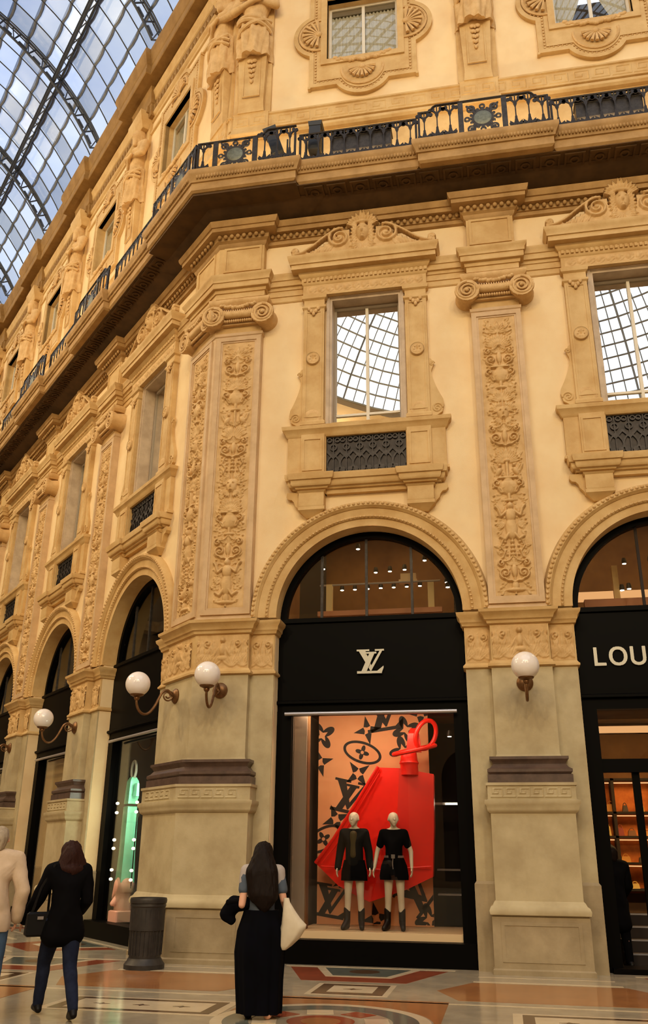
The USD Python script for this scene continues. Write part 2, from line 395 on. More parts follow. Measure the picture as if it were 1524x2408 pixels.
def ionic(hw=.5, v0=.2, v1=.36):
    """volutes, cushion, garland and abacus"""
    mb = MB(); zc = 11.46
    for sg in (-1, 1):
        cx = sg * hw; mb.lathe([(.0, -v0 * .2), (.235, -v0 * .2), (.235, v0 * .0 + .05), (.2, v0), (.235, v1 - .04), (.225, v1), (.17, v1), (.16, v1 - .03), (0, v1 - .03)], (cx, 0, zc), 28, 'v')
        t = np.linspace(0, 1, 40); a = PI / 2 - sg * t * 2.3 * 2 * PI; q = .2 * (1 - .86 * t)
        mb.tubev(np.stack([cx + q * np.cos(a), np.full(40, v1 - .005), zc + q * np.sin(a)], 1), np.linspace(.028, .015, 40), 7)
        mb.ballv(cx, v1, zc, .038)
        for i in range(16):
            an = i * 2 * PI / 16; mb.ballv(cx + .215 * math.cos(an), v1 - .02, zc + .215 * math.sin(an), .022)
    mb.tubev([(-hw + .1, v1 - .09, zc + .08), (-.2, v1 - .07, zc + .03), (.2, v1 - .07, zc + .03), (hw - .1, v1 - .09, zc + .08)], .085, 10)
    for i in range(17):
        x = -hw + .14 + (2 * hw - .28) * i / 16; mb.ballv(x, v1 - .08, zc - .1, (.024, .03, .035)); mb.ballv(x, v1 - .005, zc + .05, (.018, .02, .07))
    mb.loft([(-hw + .12, -.02), (hw - .12, -.02), (hw - .12, v1 - .13), (-hw + .12, v1 - .13)], [(11.3, 0), (11.5, 0), (11.5, .03), (11.72, .05)], -.02)
    rd = random.Random(3)
    for i in range(15):
        t = i / 14; x = -.34 + .68 * t; z = 11.69 - .06 * math.sin(PI * t) + rd.uniform(-.015, .015); mb.ballv(x, v1 - .02, z, (rd.uniform(.035, .055), .05, rd.uniform(.03, .05)))
    mb.loft([(-hw - .12, -.02), (hw + .12, -.02), (hw + .12, v1 - .04), (-hw - .12, v1 - .04)], [(11.72, -.06), (11.76, -.03), (11.8, .0), (11.86, .0)], -.02)
    return mb

class Course:
    """collects mouldings that run round a pier, either a flat pilaster or the corner pier"""
def rect(hw, v): return [(-hw, -.04), (hw, -.04), (hw, v), (-hw, v)]
PIER = [  # name, material, half width, v, profile
    ('plinth', m_plinth, .68, .40, [(0, .02), (.06, .02), (.08, 0), (.74, 0), (.76, -.02)]),
    ('base_moulding', m_grey, .64, .38, [(.75, .0), (.77, .06), (.82, .07), (.87, .05), (.89, .02), (.93, .0), (.95, -.02)]),
    ('pedestal', m_grey, .615, .36, [(.93, 0), (2.16, 0)]),
    ('pedestal_cornice', m_grey, .615, .36, [(2.14, .0), (2.17, .04), (2.2, .05), (2.25, .06), (2.28, .08), (2.33, .08), (2.34, .03), (2.53, .03), (2.54, .05), (2.58, .05)]),
    ('dark_base', m_brownmarble, .56, .27, [(2.56, .07), (2.70, .07), (2.71, .04), (2.74, .07), (2.78, .07), (2.81, .02), (2.86, -.02), (2.90, 0), (2.93, .03), (2.97, .03), (2.98, -.06)]),
    ('lower_shaft', m_grey, .475, .18, [(2.97, .02), (3.02, 0), (4.42, 0)]),
    ('astragal', m_stone, .475, .18, [(4.36, .01), (4.38, .05), (4.42, .05), (4.44, .02), (4.47, .01)]),
    ('frieze_block', m_stone, .465, .17, [(4.46, 0), (5.1, 0)]),
    ('impost_cornice', m_stone, .465, .17, [(5.06, .01), (5.08, .04), (5.12, .05), (5.14, .08), (5.2, .1), (5.25, .16), (5.30, .17), (5.33, .0)]),
    ('shaft', m_pinkstone, .455, .14, [(5.3, .02), (5.36, .02), (5.4, 0), (11.08, 0), (11.1, .02), (11.16, .02)]),
    ('necking', m_stone, .44, .15, [(11.15, 0), (11.32, 0)]),
    ('architrave', m_stone, .47, .18, [(11.85, 0), (11.95, 0), (11.955, .025), (12.07, .025), (12.075, .05), (12.13, .06), (12.15, .06), (12.155, .115), (12.17, .125), (12.27, .125), (12.275, .145), (12.34, .15), (12.39, .185), (12.44, .195), (12.46, .0)]),
    ('frieze_panel_block', m_stone, .45, .18, [(12.44, .03), (12.5, .03), (12.54, 0), (13.24, 0)]),
    ('head_cornice', m_corn, .46, .18, [(13.2, .0), (13.24, .03), (13.3, .04), (13.34, .09), (13.44, .1), (13.45, .2), (13.465, .25), (13.55, .255), (13.555, .28), (13.62, .31), (13.68, .32), (13.70, .0), (13.96, .0)]),
]
# ---------------------------------------------------------------- the walls
def wall_poly(x0, x1, bays, z0, z1, upper):
    p = sbox(x0, z0, x1, z1); cut = []
    for b in bays:
        if not upper:
            cut += [sbox(b - HO, -1, b + HO, ZS).union(Point(b, ZS).buffer(HO, 48)), sbox(b - .68, 9.06, b + .68, 11.9)]
        else: cut.append(sbox(b - .84, 18.11, b + .84, 20.04))
    return p - unary_union(cut)
def make_wall(name, frame, rot, x0, x1, bays):
    w = thing(name, 'pale stucco gallery wall pierced by arched shopfronts and tall windows', None, frame(0), rot, kind='structure')
    put('stucco', MB().ext(wall_poly(x0, x1, bays, 0, 14.2, False), -.42, 0), m_stucco, w, 30)
    put('upper_stucco', MB().ext(wall_poly(x0, x1, bays, 14.2, 23.4, True), -.42, 0), m_stucco, w, 30)
    pcs = sorted(bays)
    # string courses between the pilasters and the window surrounds
    mb = MB(); st = MB(); gk = MB(); fr = MB(); up = MB()
    edges = [x0 + .05] + [q for b in pcs for q in (b - 2.0, b + 2.0)] + [x1 - .05]
    segs = [(b - 2.1, b - 1.1) for b in pcs] + [(b + 1.1, b + 2.1) for b in pcs]
    P11 = [(11.84, 0), (11.86, .02), (11.97, .02), (11.975, .04), (12.1, .04), (12.105, .06), (12.17, .07), (12.175, .11), (12.29, .115), (12.295, .135), (12.36, .14), (12.4, .16), (12.44, .165), (12.46, 0)]
    for a, b in segs: mb.loft([(a, -.02), (b, -.02), (b, .01), (a, .01)], P11, -.02)
    put('string_course', mb, m_stone, w)
    mb = MB()
    a, b = x0 + .02, x1 - .02
    mb.loft([(a, -.02), (b, -.02), (b, .02), (a, .02)], [(13.24, 0), (13.26, .04), (13.34, .05), (13.345, .08), (13.45, .09), (13.455, .2), (13.55, .21), (13.555, .24), (13.62, .27), (13.68, .28), (13.7, 0), (13.96, 0)], -.02)
    put('head_cornice', mb, m_corn, w)
    eg = MB(); x = a + .1
    while x < b: eg.ballv(x, .145, 13.4, (.04, .035, .05)); x += .13
    put('egg_moulding', eg, m_corn, w, True, kind='stuff')
    mb = MB().loft([(a, -.02), (b, -.02), (b, .02), (a, .02)], [(14.5, .02), (15.2, .02), (15.2, 0), (16.2, 0), (16.22, .08), (16.27, .12), (16.33, .12), (16.38, .08), (16.40, .05), (16.42, .1), (16.76, .1), (16.78, .13), (16.82, .13), (16.84, 0)], -.02)
    put('plinth_course', mb, m_stone, w)
    n = int((b - a) / .42); gk = MB(); greek(n * .42, .28, .42).mesh(gk, (a + b) / 2, .121, 16.45)
    put('greek_key_band', gk, m_stone, w, False)
    mb = MB().loft([(a, -.02), (b, -.02), (b, .0), (a, .0)], [(20.75, 0), (20.77, .05), (20.82, .06), (20.85, 0)], -.02)
    mb.loft([(a, -.02), (b, -.02), (b, .0), (a, .0)], [(21.2, 0), (21.22, .04), (21.3, .05), (21.34, .1), (21.4, .12), (21.42, .08), (21.8, .08), (21.83, .12), (21.95, .14), (22.1, .2)], -.02)
    put('upper_frieze_mouldings', mb, m_stone, w)
    return w
wall_right = make_wall('wall_right', R, 0, -4.97, 7.9, BAY_R)
wall_left = make_wall('wall_left', L, -45, -33.0, 0, [-s for s in BAY_L])

# impost strips that carry the arches, either side of every opening
def strip(name, u, label, frame, rot, group, src=None):
    if src is not None: return dup(src, label, frame(u), rot)
    t = thing(name, label, 'pier', frame(u), rot, group)
    a, b, v = -.215, .205, .03
    put('shaft', MB().box(a, b, -.35, v, 1.2, 4.42), m_grey, t)
    put('plinth', MB().loft([(a, -.35), (b, -.35), (b, v), (a, v)], [(0, .03), (1.16, .03), (1.2, 0)], -.35), m_plinth, t)
    put('astragal', MB().loft([(a, -.35), (b, -.35), (b, v), (a, v)], [(4.37, 0), (4.39, .04), (4.42, .04), (4.44, .02), (4.47, 0)], -.35), m_stone, t)
    put('frieze_block', MB().box(a, b, -.35, v, 4.46, 5.08), m_stone, t)
    rl = MB(); acanthus(.36, .56, centre=False).mesh(rl, -.005, v + .002, 4.48); put('carved_frieze', rl, m_relief, t, True)
    put('impost_cornice', MB().loft([(a, -.35), (b, -.35), (b, v), (a, v)], [(5.06, .0), (5.08, .03), (5.12, .04), (5.14, .06), (5.2, .07), (5.25, .11), (5.30, .12), (5.33, 0)], -.35), m_stone, t)
    return t
IMP = None
def impost(u, frame, rot, label, group):
    global IMP
    IMP2 = strip('impost_pier', u, label, frame, rot, group, IMP)
    if IMP is None: IMP = IMP2
    return IMP2
impost(BAY_R[0] - 1.82, R, 0, 'narrow impost pier between the corner pier and the display window', 'arch impost piers')
impost(BAY_R[0] + 1.82, R, 0, 'narrow impost pier on the right edge of the mannequin display window', 'arch impost piers')
impost(BAY_R[1] - 1.82, R, 0, 'narrow impost pier on the left edge of the lit shop entrance', 'arch impost piers')
for k in range(4):
    impost(BAY_L[k] - 1.82, L, -45, f'narrow impost pier on the near side of the {ORD[k]} arch of the receding wall', 'arch impost piers')
    impost(BAY_L[k] + 1.82, L, -45, f'narrow impost pier on the far side of the {ORD[k]} arch of the receding wall', 'arch impost piers')

# ---------------------------------------------------------------- pilasters
def pil_extras(t, hw=.455, seed=1):
    """parts of one flat pilaster face, centred on x = 0"""
    fr = MB(); panel_frame(fr, -hw, hw, 5.42, 11.06, .14, .09, .035, .035); put('panel_frame', fr, m_pinkstone, t)
    pl = MB(); pl.box(-hw + .12, hw - .12, .13, .145, 5.5, 10.98); put('panel_ground', pl, m_relief, t)
    rl = MB(); candelabrum(2 * hw - .3, 5.36, seed).mesh(rl, 0, .146, 5.56); put('carved_panel', rl, m_relief, t, True)
    rl = MB(); acanthus(.88, .6).mesh(rl, 0, .171, 4.47); put('carved_frieze', rl, m_relief, t, True)
    put('ionic_capital', ionic(), m_relief, t, 40)
    fr = MB(); panel_frame(fr, -.4, .4, 12.6, 13.2, .18, .05, .02); put('frieze_panel', fr, m_stone, t)
    fr = MB(); panel_frame(fr, -.56, .56, .16, .68, .40, .05, .008); put('plinth_panel', fr, m_plinth, t)
    rl = MB(); greek(1.2, .15, .2, .018).mesh(rl, 0, .391, 2.36); put('fret_band', rl, m_grey, t, False)
    eg = MB()
    for i in range(9): eg.ballv(-.52 + i * .13, .32, 13.4, (.045, .035, .05))
    put('egg_moulding', eg, m_corn, t, True, kind='stuff')
def make_pilaster(loc, rot, label):
    t = thing('pilaster', label, 'pilaster', loc, rot, 'carved pilasters')
    for nm, m, hw, v, prof in PIER: put(nm, MB().loft(rect(hw, v), prof, -.04), m, t)
    pil_extras(t)
    return t
pil0 = make_pilaster(R(PIL_R[0]), 0, 'carved pilaster between the mannequin window and the lit shop entrance')
for k in range(4): dup(pil0, f'carved pilaster with lamp, {ORD[k]} one along the receding wall past the corner', L(PIL_L[k]), -45)

# corner pier: one face on each wall, meeting at the bend
def corner_poly(ur, sl, v, back=-.04):
    a = W + np.array([0, 0.0])
    ar = (W[0] - v * math.tan(PI / 8), YW - v)
    pts = [(ur, YW - back), (ur, YW - v), ar]
    p = W + DL * sl
    pts += [tuple(p + NL * v), tuple(p + NL * back)]
    return [(x - W[0], y - YW) for x, y in pts]
cp = thing('corner_pier', 'massive carved corner pier bending round between the two shop fronts', 'pilaster', (*W, 0), 0)
UC = -4.54          # centre of the face on the right wall
for nm, m, hw, v, prof in PIER:
    mb = MB(); P = corner_poly(UC + hw, .55 + (hw - .0) , v)
    mb.loftxy(P, prof, [1, 1, 1, 1, 0]); put(nm, mb, m, cp)
def on_corner(mb, left):
    """moves a face built about x = 0 on to one of the two faces of the corner pier"""
    if left: p = DL * .50; return mb.rotz(-45, (p[0], p[1], 0))
    return mb.rotz(0, (UC - W[0], 0, 0))
for left in (0, 1):
    fr = MB(); panel_frame(fr, -.45 if not left else -.5, .45, 5.42, 11.06, .14, .09, .035, .035); put('panel_frame', on_corner(fr, left), m_pinkstone, cp)
    put('panel_ground', on_corner(MB().box(-.34, .34, .13, .145, 5.5, 10.98), left), m_relief, cp)
    rl = MB(); candelabrum(.61, 5.36, 2 + left).mesh(rl, 0, .146, 5.56); put('carved_panel', on_corner(rl, left), m_relief, cp, True)
    rl = MB(); acanthus(.9, .6).mesh(rl, 0, .171, 4.47); put('carved_frieze', on_corner(rl, left), m_relief, cp, True)
    put('ionic_capital', on_corner(ionic(), left), m_relief, cp, 40)
    fr = MB(); panel_frame(fr, -.4, .4, 12.6, 13.2, .18, .05, .02); put('frieze_panel', on_corner(fr, left), m_stone, cp)
    fr = MB(); panel_frame(fr, -.5, .5, .16, .68, .40, .05, .008); put('plinth_panel', on_corner(fr, left), m_plinth, cp)
    rl = MB(); greek(1.1, .15, .2, .018).mesh(rl, 0, .391, 2.36); put('fret_band', on_corner(rl, left), m_grey, cp, False)
    eg = MB()
    for i in range(8): eg.ballv(-.48 + i * .13, .32, 13.4, (.045, .035, .05))
    put('egg_moulding', on_corner(eg, left), m_corn, cp, True, kind='stuff')

# ---------------------------------------------------------------- arches
def make_arch(loc, rot, label):
    t = thing('arch', label, 'arch', loc, rot, 'moulded shopfront arches')
    put('inner_fascia', MB().arc([(1.6, -.3), (1.6, .05), (1.74, .05), (1.74, .0)], c=(0, ZS), n=56), m_stone, t, 30)
    put('middle_fascia', MB().arc([(1.74, -.02), (1.74, .075), (1.765, .1), (1.79, .075), (1.93, .085), (1.93, 0)], c=(0, ZS), n=56), m_stone, t, 30)
    put('outer_moulding', MB().arc([(1.92, -.02), (1.92, .1), (1.96, .15), (2.03, .15), (2.07, .05), (2.07, -.02)], c=(0, ZS), n=56), m_stone, t, 30)
    bd = MB()
    for i in range(72):
        a = (i + .5) * PI / 72; c, s = math.cos(a), math.sin(a)
        bd.ball((2.0 * c, -.14, ZS + 2.0 * s), (.034, .04, .034), 1)
    for i in range(80):
        a = (i + .5) * PI / 80; bd.ball((1.765 * math.cos(a), -.095, ZS + 1.765 * math.sin(a)), (.022, .02, .022), 0)
    put('leaf_and_bead_ornament', bd, m_relief, t, True, kind='stuff')
    return t
arch0 = make_arch(R(BAY_R[0]), 0, 'moulded round arch over the black panel with the gold monogram')
dup(arch0, 'moulded round arch over the lit shop entrance, cut by the photo edge', R(BAY_R[1]))
for k in range(4): dup(arch0, f'moulded round arch seen edgewise, {ORD[k]} one along the receding wall', L(BAY_L[k]), -45)

# ---------------------------------------------------------------- tall first-floor windows in carved surrounds
def crest():
    """pediment crest: scrolls sweeping up to a crowned mask"""
    r = Relief(2.9, 1.12, .012); D = .07
    t = np.linspace(0, 1, 30)
    r.stroke(np.stack([1.36 - .95 * t, .1 + .52 * (3 * t ** 2 - 2 * t ** 3)], 1), .035, D)
    for k in range(12):
        x = .3 + .09 * k; top = .1 + .5 * (1 - max(0, (x - .42)) / .95) ** 2
        r.rect(x, top / 2, .047, max(top / 2 - .0, .04), .012)
    r.spiral(.47, .4, .23, 1.9, PI / 2, .036, D, -1)
    for i in range(5): r.leaf(.75 + .1 * i, .03, .3 - .045 * i, .04, 2.2 - .08 * i, D * .7)
    r.spiral(1.36, .17, .07, 1.4, 0, .03, D); r.ell(1.36, .12, .09, .1, D * .8)
    r.rect(0, .22, .3, .22, .012)
    r.ell(0, .5, .14, .2, D * 1.7); r.ell(.055, .55, .035, .022, D * 2.0); r.ell(0, .47, .028, .07, D * 2.3); r.ell(0, .37, .055, .02, D * 2.0); r.ell(0, .33, .06, .045, D * 1.9)
    for i in range(7): r.leaf(.12, .62 - .05 * i, .15, .045, 1.2 - .35 * i, D * 1.1)
    for i in range(6): r.leaf(.03 + .02 * i, .68, .36 - .03 * i, .05, PI / 2 - i * .3, D * 1.3)
    r.ell(0, .72, .16, .05, D * 1.5)
    for i in range(4): r.leaf(.02, .2, .26, .05, -.1 - i * .35, D)
    return r
def grille_poly(w, h):
    ps = []; n = 6; p = w / n
    for i in range(n):
        x = -w / 2 + p * (i + .5)
        ps += [LineString([(x, 0), (x, h)]).buffer(.011, 4), Point(x, h * .72).buffer(.07, 10) - Point(x, h * .72).buffer(.045, 10)]
        for sg in (-1, 1):
            t = np.linspace(0, 1, 10)
            ps.append(LineString(np.stack([x + sg * p * .5 * np.sin(t * PI), .04 + t * h * .5], 1)).buffer(.015, 3))
            ps.append(Point(x + sg * p * .27, h * .16).buffer(.045, 8)); ps.append(LineString([(x, h * .45), (x + sg * p * .5, h * .62)]).buffer(.02, 3))
            ps.append(Point(x + sg * p * .3, h * .9).buffer(.05, 8) - Point(x + sg * p * .3, h * .9).buffer(.028, 8))
    ps += [sbox(-w / 2, 0, w / 2, .03), sbox(-w / 2, h - .03, w / 2, h)]
    return unary_union(ps).intersection(sbox(-w / 2, 0, w / 2, h))
def make_window(loc, rot, label):
    t = thing('aedicule_window', label, 'window', loc, rot, 'tall windows in carved surrounds')
    b = -.03
    def hrect(a0, a1, v): return [(a0, b), (a1, b), (a1, v), (a0, v)]
    mb = MB()
    pr = [(7.6, -.01), (7.68, -.01), (7.685, .035), (7.72, .05), (7.725, .09), (7.76, .115), (7.83, .12), (7.835, .15), (7.9, .165), (7.95, .17), (7.97, .0)]
    mb.loft(hrect(-1.3, 1.3, .1), pr, b)
    for sg in (-1, 1): mb.loft(hrect(sg * .98 - .26, sg * .98 + .26, .16), [(z, e * .95) for z, e in pr], b)
    put('ledge', mb, m_stone, t)
    for sg in (-1, 1):
        mb = MB(); x = sg * .98
        mb.loft(hrect(x - .23, x + .23, .2), [(7.32, -.02), (7.36, 0), (7.6, 0), (7.63, .03)], b); mb.loft(hrect(x - .21, x + .21, .16), [(7.16, -.1), (7.24, -.02), (7.28, .03), (7.34, .03)], b)
        put('bracket', mb, m_stone, t)
        mb = MB(); mb.ext(Polygon([(sg * x, z) for x, z in ((1.45, 7.66), (1.46, 7.58), (1.42, 7.53), (1.36, 7.52), (1.32, 7.47), (1.3, 7.4), (1.25, 7.35), (1.2, 7.26), (1.18, 7.26), (1.18, 7.66))]), -.03, .1); put('bracket_side', mb, m_stone, t)
        mb = MB().box(sg * .74, sg * 1.46, b, .09, 7.95, 8.8); mb.box(sg * .76, sg * 1.2, b, .14, 7.95, 8.8)
        mb.loft(hrect(min(sg * .76, sg * 1.46), max(sg * .76, sg * 1.46), .1), [(7.95, .04), (8.0, .04), (8.03, 0)], b); put('dado', mb, m_stone, t)
        mb = MB(); panel_frame(mb, min(sg * .8, sg * 1.17), max(sg * .8, sg * 1.17), 8.06, 8.72, .14, .035, .015); put('dado_panel', mb, m_stone, t)
        mb = MB(); xa, xb = sorted((sg * .79, sg * 1.2)); mb.loft(hrect(xa, xb, .12), [(9.0, .03), (9.06, .03), (9.1, 0), (11.55, 0), (11.58, .03), (11.62, .03), (11.64, 0), (11.76, 0), (11.79, .04), (11.86, .05)], b)
        panel_frame(mb, xa + .04, xb - .04, 9.16, 11.5, .12, .03, .012); put('side_pilaster', mb, m_stone, t)
        mb = MB(); mb.lathe([(0, .1), (.03, .17), (.06, .15), (.09, .17), (.115, .15), (.13, .17), (.135, .1)], (sg * 1.0, 0, 10.42), 20, 'v')
        for i in range(6): mb.ballv(sg * 1.0 + .07 * math.cos(i * PI / 3), .15, 10.42 + .07 * math.sin(i * PI / 3), (.03, .02, .03))
        put('rosette', mb, m_relief, t, True); mb = MB()
        for i in range(5): mb.ballv(sg * 1.0 + .045 * (i - 2), .15, 11.55 - .06 * (2 - abs(i - 2)), (.035, .03, .05))
        put('leaf_drop', mb, m_relief, t, True, kind='stuff'); mb = MB().lathe([(0, .1), (.1, .12), (.16, .13), (.17, .1)], (sg * 1.0, 0, 9.16), 18, 'v'); put('half_disc', mb, m_relief, t, True)
        q = np.linspace(0, 1, 24); xs = sg * (1.2 + .06 + .18 * q ** 2.2 * 1.0)
        pts = [(1.19, 10.25), (1.25, 10.22), (1.29, 10.1), (1.25, 10.0)] + [(1.24 + .2 * k ** 1.6, 9.98 - .62 * k) for k in np.linspace(.05, 1, 10)] + [(1.455, 9.25), (1.42, 9.1), (1.3, 9.02), (1.19, 9.02)]
        mb = MB(); mb.ext(Polygon([(sg * x, z) for x, z in pts]), b, .07)
        a = np.linspace(0, 3.6 * PI, 30); mb.tubev(np.stack([sg * (1.33 + (.1 - .0075 * a) * np.cos(a)), np.full(30, .07), 9.18 + (.1 - .0075 * a) * np.sin(a)], 1), .018, 6)
        a = np.linspace(0, 3 * PI, 20); mb.tubev(np.stack([sg * (1.26 + (.05 - .004 * a) * np.cos(a)), np.full(20, .07), 10.12 + (.05 - .004 * a) * np.sin(a)], 1), .014, 6)
        put('scroll_console', mb, m_stone, t)
    put('sill', MB().loft(hrect(-1.47, 1.47, .09), [(8.76, 0), (8.8, .03), (8.86, .05), (8.9, .09), (8.97, .1), (9.0, 0)], b), m_stone, t)
    gp = MB(); gp.ext(affinity.translate(grille_poly(1.46, .80), 0, 7.97), .012, .04); put('iron_grille', gp, m_iron2, t)
    put('grille_backing', MB().box(-.745, .745, -.02, .01, 7.95, 8.78), m_iron, t)
    o = sbox(-.765, 9.0, .765, 11.9); f = MB().ext(o - sbox(-.7, 8.9, .7, 11.84), -.03, .035); f.ext(sbox(-.71, 9.0, .71, 11.85) - sbox(-.655, 8.9, .655, 11.78), -.28, .01); put('marble_frame', f, m_frame, t)
    put('sill_board', MB().box(-.7, .7, -.3, .0, 9.0, 9.08), m_stone, t)
    fm = sbox(-.655, 9.06, .655, 11.8)
    wf = put('window_frame', MB().ext(fm - sbox(-.61, 9.14, .61, 11.7), -.31, -.25), m_wood, t)
    put('mullion', MB().box(-.028, .028, -.31, -.24, 9.14, 11.7), m_sash, wf); put('transom', MB().box(-.61, .61, -.31, -.25, 9.32, 9.365), m_sash, wf)
    for sg in (-1, 1):
        put('glass_pane', MB().box(sg * .028, sg * .61, -.29, -.28, 9.365, 11.7), m_mirror, wf); put('glass_pane', MB().box(sg * .028, sg * .61, -.29, -.28, 9.14, 9.32), m_mirror, wf)
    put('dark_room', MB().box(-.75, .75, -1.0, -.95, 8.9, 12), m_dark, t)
    fz = MB().box(-1.22, 1.22, b, .14, 11.86, 12.12); put('frieze', fz, m_stone, t)
    rl = Relief(2.3, .18, .013, sym=False)
    for i in range(13):
        x = -1.05 + i * .175; rl.ell(x, .09, .05, .06, .025); rl.leaf(x, .02, .12, .03, .5, .02); rl.leaf(x, .16, .12, .03, -.5, .02)
    mb = MB(); rl.mesh(mb, 0, .141, 11.9); put('carved_frieze', mb, m_relief, t, True)
    mb = MB(); mb.loft(hrect(-1.22, 1.22, .14), [(12.1, 0), (12.12, .02), (12.16, .03), (12.24, .03), (12.26, .05), (12.3, .08), (12.36, .09), (12.365, .2), (12.37, .21), (12.47, .21), (12.475, .235), (12.53, .24), (12.58, .265), (12.62, .28), (12.66, .28), (12.67, .15)], b); put('cornice', mb, m_stone, t)
    mb = MB()
    for i in range(28): mb.box(-1.2 + i * .0885, -1.15 + i * .0885, .15, .2, 12.165, 12.235)
    put('dentil_row', mb, m_stone, t, False, kind='stuff')
    mb = MB(); crest().mesh(mb, 0, .2, 12.66, True, .07); put('carved_crest', mb, m_relief, t, True)
    return t
win0 = make_window(R(BAY_R[0]), 0, 'tall window in a carved surround above the arch with the gold monogram')
dup(win0, 'tall window in a carved surround above the lit shop entrance, cut by the photo edge', R(BAY_R[1]))
for k in range(4): dup(win0, f'tall window in a carved surround, {ORD[k]} one along the receding wall', L(BAY_L[k]), -45)
# ---------------------------------------------------------------- the balcony running round the corner
VP_, VR_ = 1.08, .94
BPROF = [(13.98, -.04), (14.02, 0), (14.19, 0), (14.2, .03), (14.25, .04), (14.35, .09), (14.39, .11), (14.47, .11), (14.48, .0)]
def leafrow(mb, x0, x1, v):
    x = x0
    while x < x1: mb.ballv(x, v + .065, 14.3, (.026, .026, .05), 1); x += .062
    return mb
bal_r = thing('balcony', 'heavy stone balcony above the display window, stepping out over each pilaster', 'balcony', R(0), 0)
bal_l = thing('balcony', 'stone balcony of the receding wall, seen from below its dark underside', 'balcony', L(0), -45)
cnr = thing('balcony_corner', 'stone balcony section bending round the corner pier', 'balcony', (*W, 0), 0)
put('slab', MB().loftxy(corner_poly(UC + 1.28, 1.78, VP_, 0), BPROF, [1, 1, 1, 1, 0]), m_corn, cnr)
lr = MB(); leafrow(lr, UC - .75 - W[0], UC + 1.25 - W[0], VP_); put('leaf_moulding', lr, m_corn, cnr, True, kind='stuff')
lr = MB(); leafrow(lr, -1.75, .4, VP_); put('leaf_moulding', lr.rotz(-45), m_corn, cnr, True, kind='stuff')
def section(t, x0, x1, v):
    put('slab', MB().loft([(x0, 0), (x1, 0), (x1, v), (x0, v)], BPROF, 0), m_corn, t)
    lr = MB(); leafrow(lr, x0 + .05, x1, v); put('leaf_moulding', lr, m_corn, t, True, kind='stuff')
def coffers(t, x0, x1):
    x = x0 + .25
    while x < x1:
        o = sbox(x - .19, -.84, x + .19, -.46); mb = MB().flat(o - o.buffer(-.04), 13.93, 13.97); mb.flat(Point(x, -.65).buffer(.09, 10) - Point(x, -.65).buffer(.055, 10), 13.93, 13.97); put('coffer', mb, m_soffit_shade, t)
        x += .46
put('soffit', MB().loftxy(corner_poly(UC + 1.28, 1.78, VP_ - .06, 0), [(13.93, 0), (13.985, 0)]), m_soffit_shade, cnr)  # underside sheet, its shade put into the colour; same for coves and coffers
put('cove', MB().loftxy(corner_poly(UC + 1.28, 1.78, .12, 0), [(13.70, 0), (13.72, .03), (13.95, .5)], [1, 1, 1, 1, 0]), m_soffit_shade, cnr)
section(bal_r, UC + 1.28, PIL_R[0] - 1.28, VR_); section(bal_r, PIL_R[0] - 1.28, PIL_R[0] + 1.28, VP_); section(bal_r, PIL_R[0] + 1.28, PIL_R[1] - 1.28, VR_); section(bal_r, PIL_R[1] - 1.28, 7.9, VP_)
put('cove', MB().loft([(-3.3, 0), (7.9, 0), (7.9, .06), (-3.3, .06)], [(13.70, 0), (13.72, .03), (13.95, .5)], 0), m_soffit_shade, bal_r)
put('soffit', MB().box(-4.9, 7.9, 0, VR_ - .04, 13.96, 14.0), m_soffit_shade, bal_r); coffers(bal_r, -3.2, 4.2)
e = 1.78
for k in range(6):
    section(bal_l, -(PIL_L[k] - 1.28), -e, VR_); section(bal_l, -(PIL_L[k] + 1.28), -(PIL_L[k] - 1.28), VP_); e = PIL_L[k] + 1.28
put('cove', MB().loft([(-e, 0), (-1.7, 0), (-1.7, .06), (-e, .06)], [(13.70, 0), (13.72, .03), (13.95, .5)], 0), m_soffit_shade, bal_l)
put('soffit', MB().box(-e, 0, 0, VR_ - .04, 13.96, 14.0), m_soffit_shade, bal_l); coffers(bal_l, -17, -1.9)

# ---------------------------------------------------------------- wrought iron railings
RH = .78
def baluster_poly(h):
    p = [LineString([(0, 0), (0, h)]).buffer(.011, 3), Polygon([(-.035, h * .76), (0, h * .86), (.035, h * .76), (0, h * .66)])]
    for sg in (-1, 1):
        a = np.linspace(0, PI / 2, 8); p.append(LineString(np.stack([sg * .131 * (1 - np.cos(a)), h * .70 + h * .2 * np.sin(a)], 1)).buffer(.017, 3)); p.append(Point(sg * .131, h * .9).buffer(.04, 8)); p.append(Point(sg * .1, h * .22).buffer(.035, 8))
        p.append(LineString(np.stack([sg * .131 * (1 - np.cos(a)), h * .4 - h * .3 * np.sin(a)], 1)).buffer(.022, 3))
        p.append(Point(sg * .07, h * .13).buffer(.045, 8) - Point(sg * .07, h * .13).buffer(.02, 8)); p.append(Point(sg * .075, h * .93).buffer(.035, 8))
        p.append(Polygon([(sg * .02, h * .2), (sg * .12, h * .3), (sg * .1, h * .18)]))
    p.append(Point(0, h * .3).buffer(.032, 8))
    return unary_union(p)
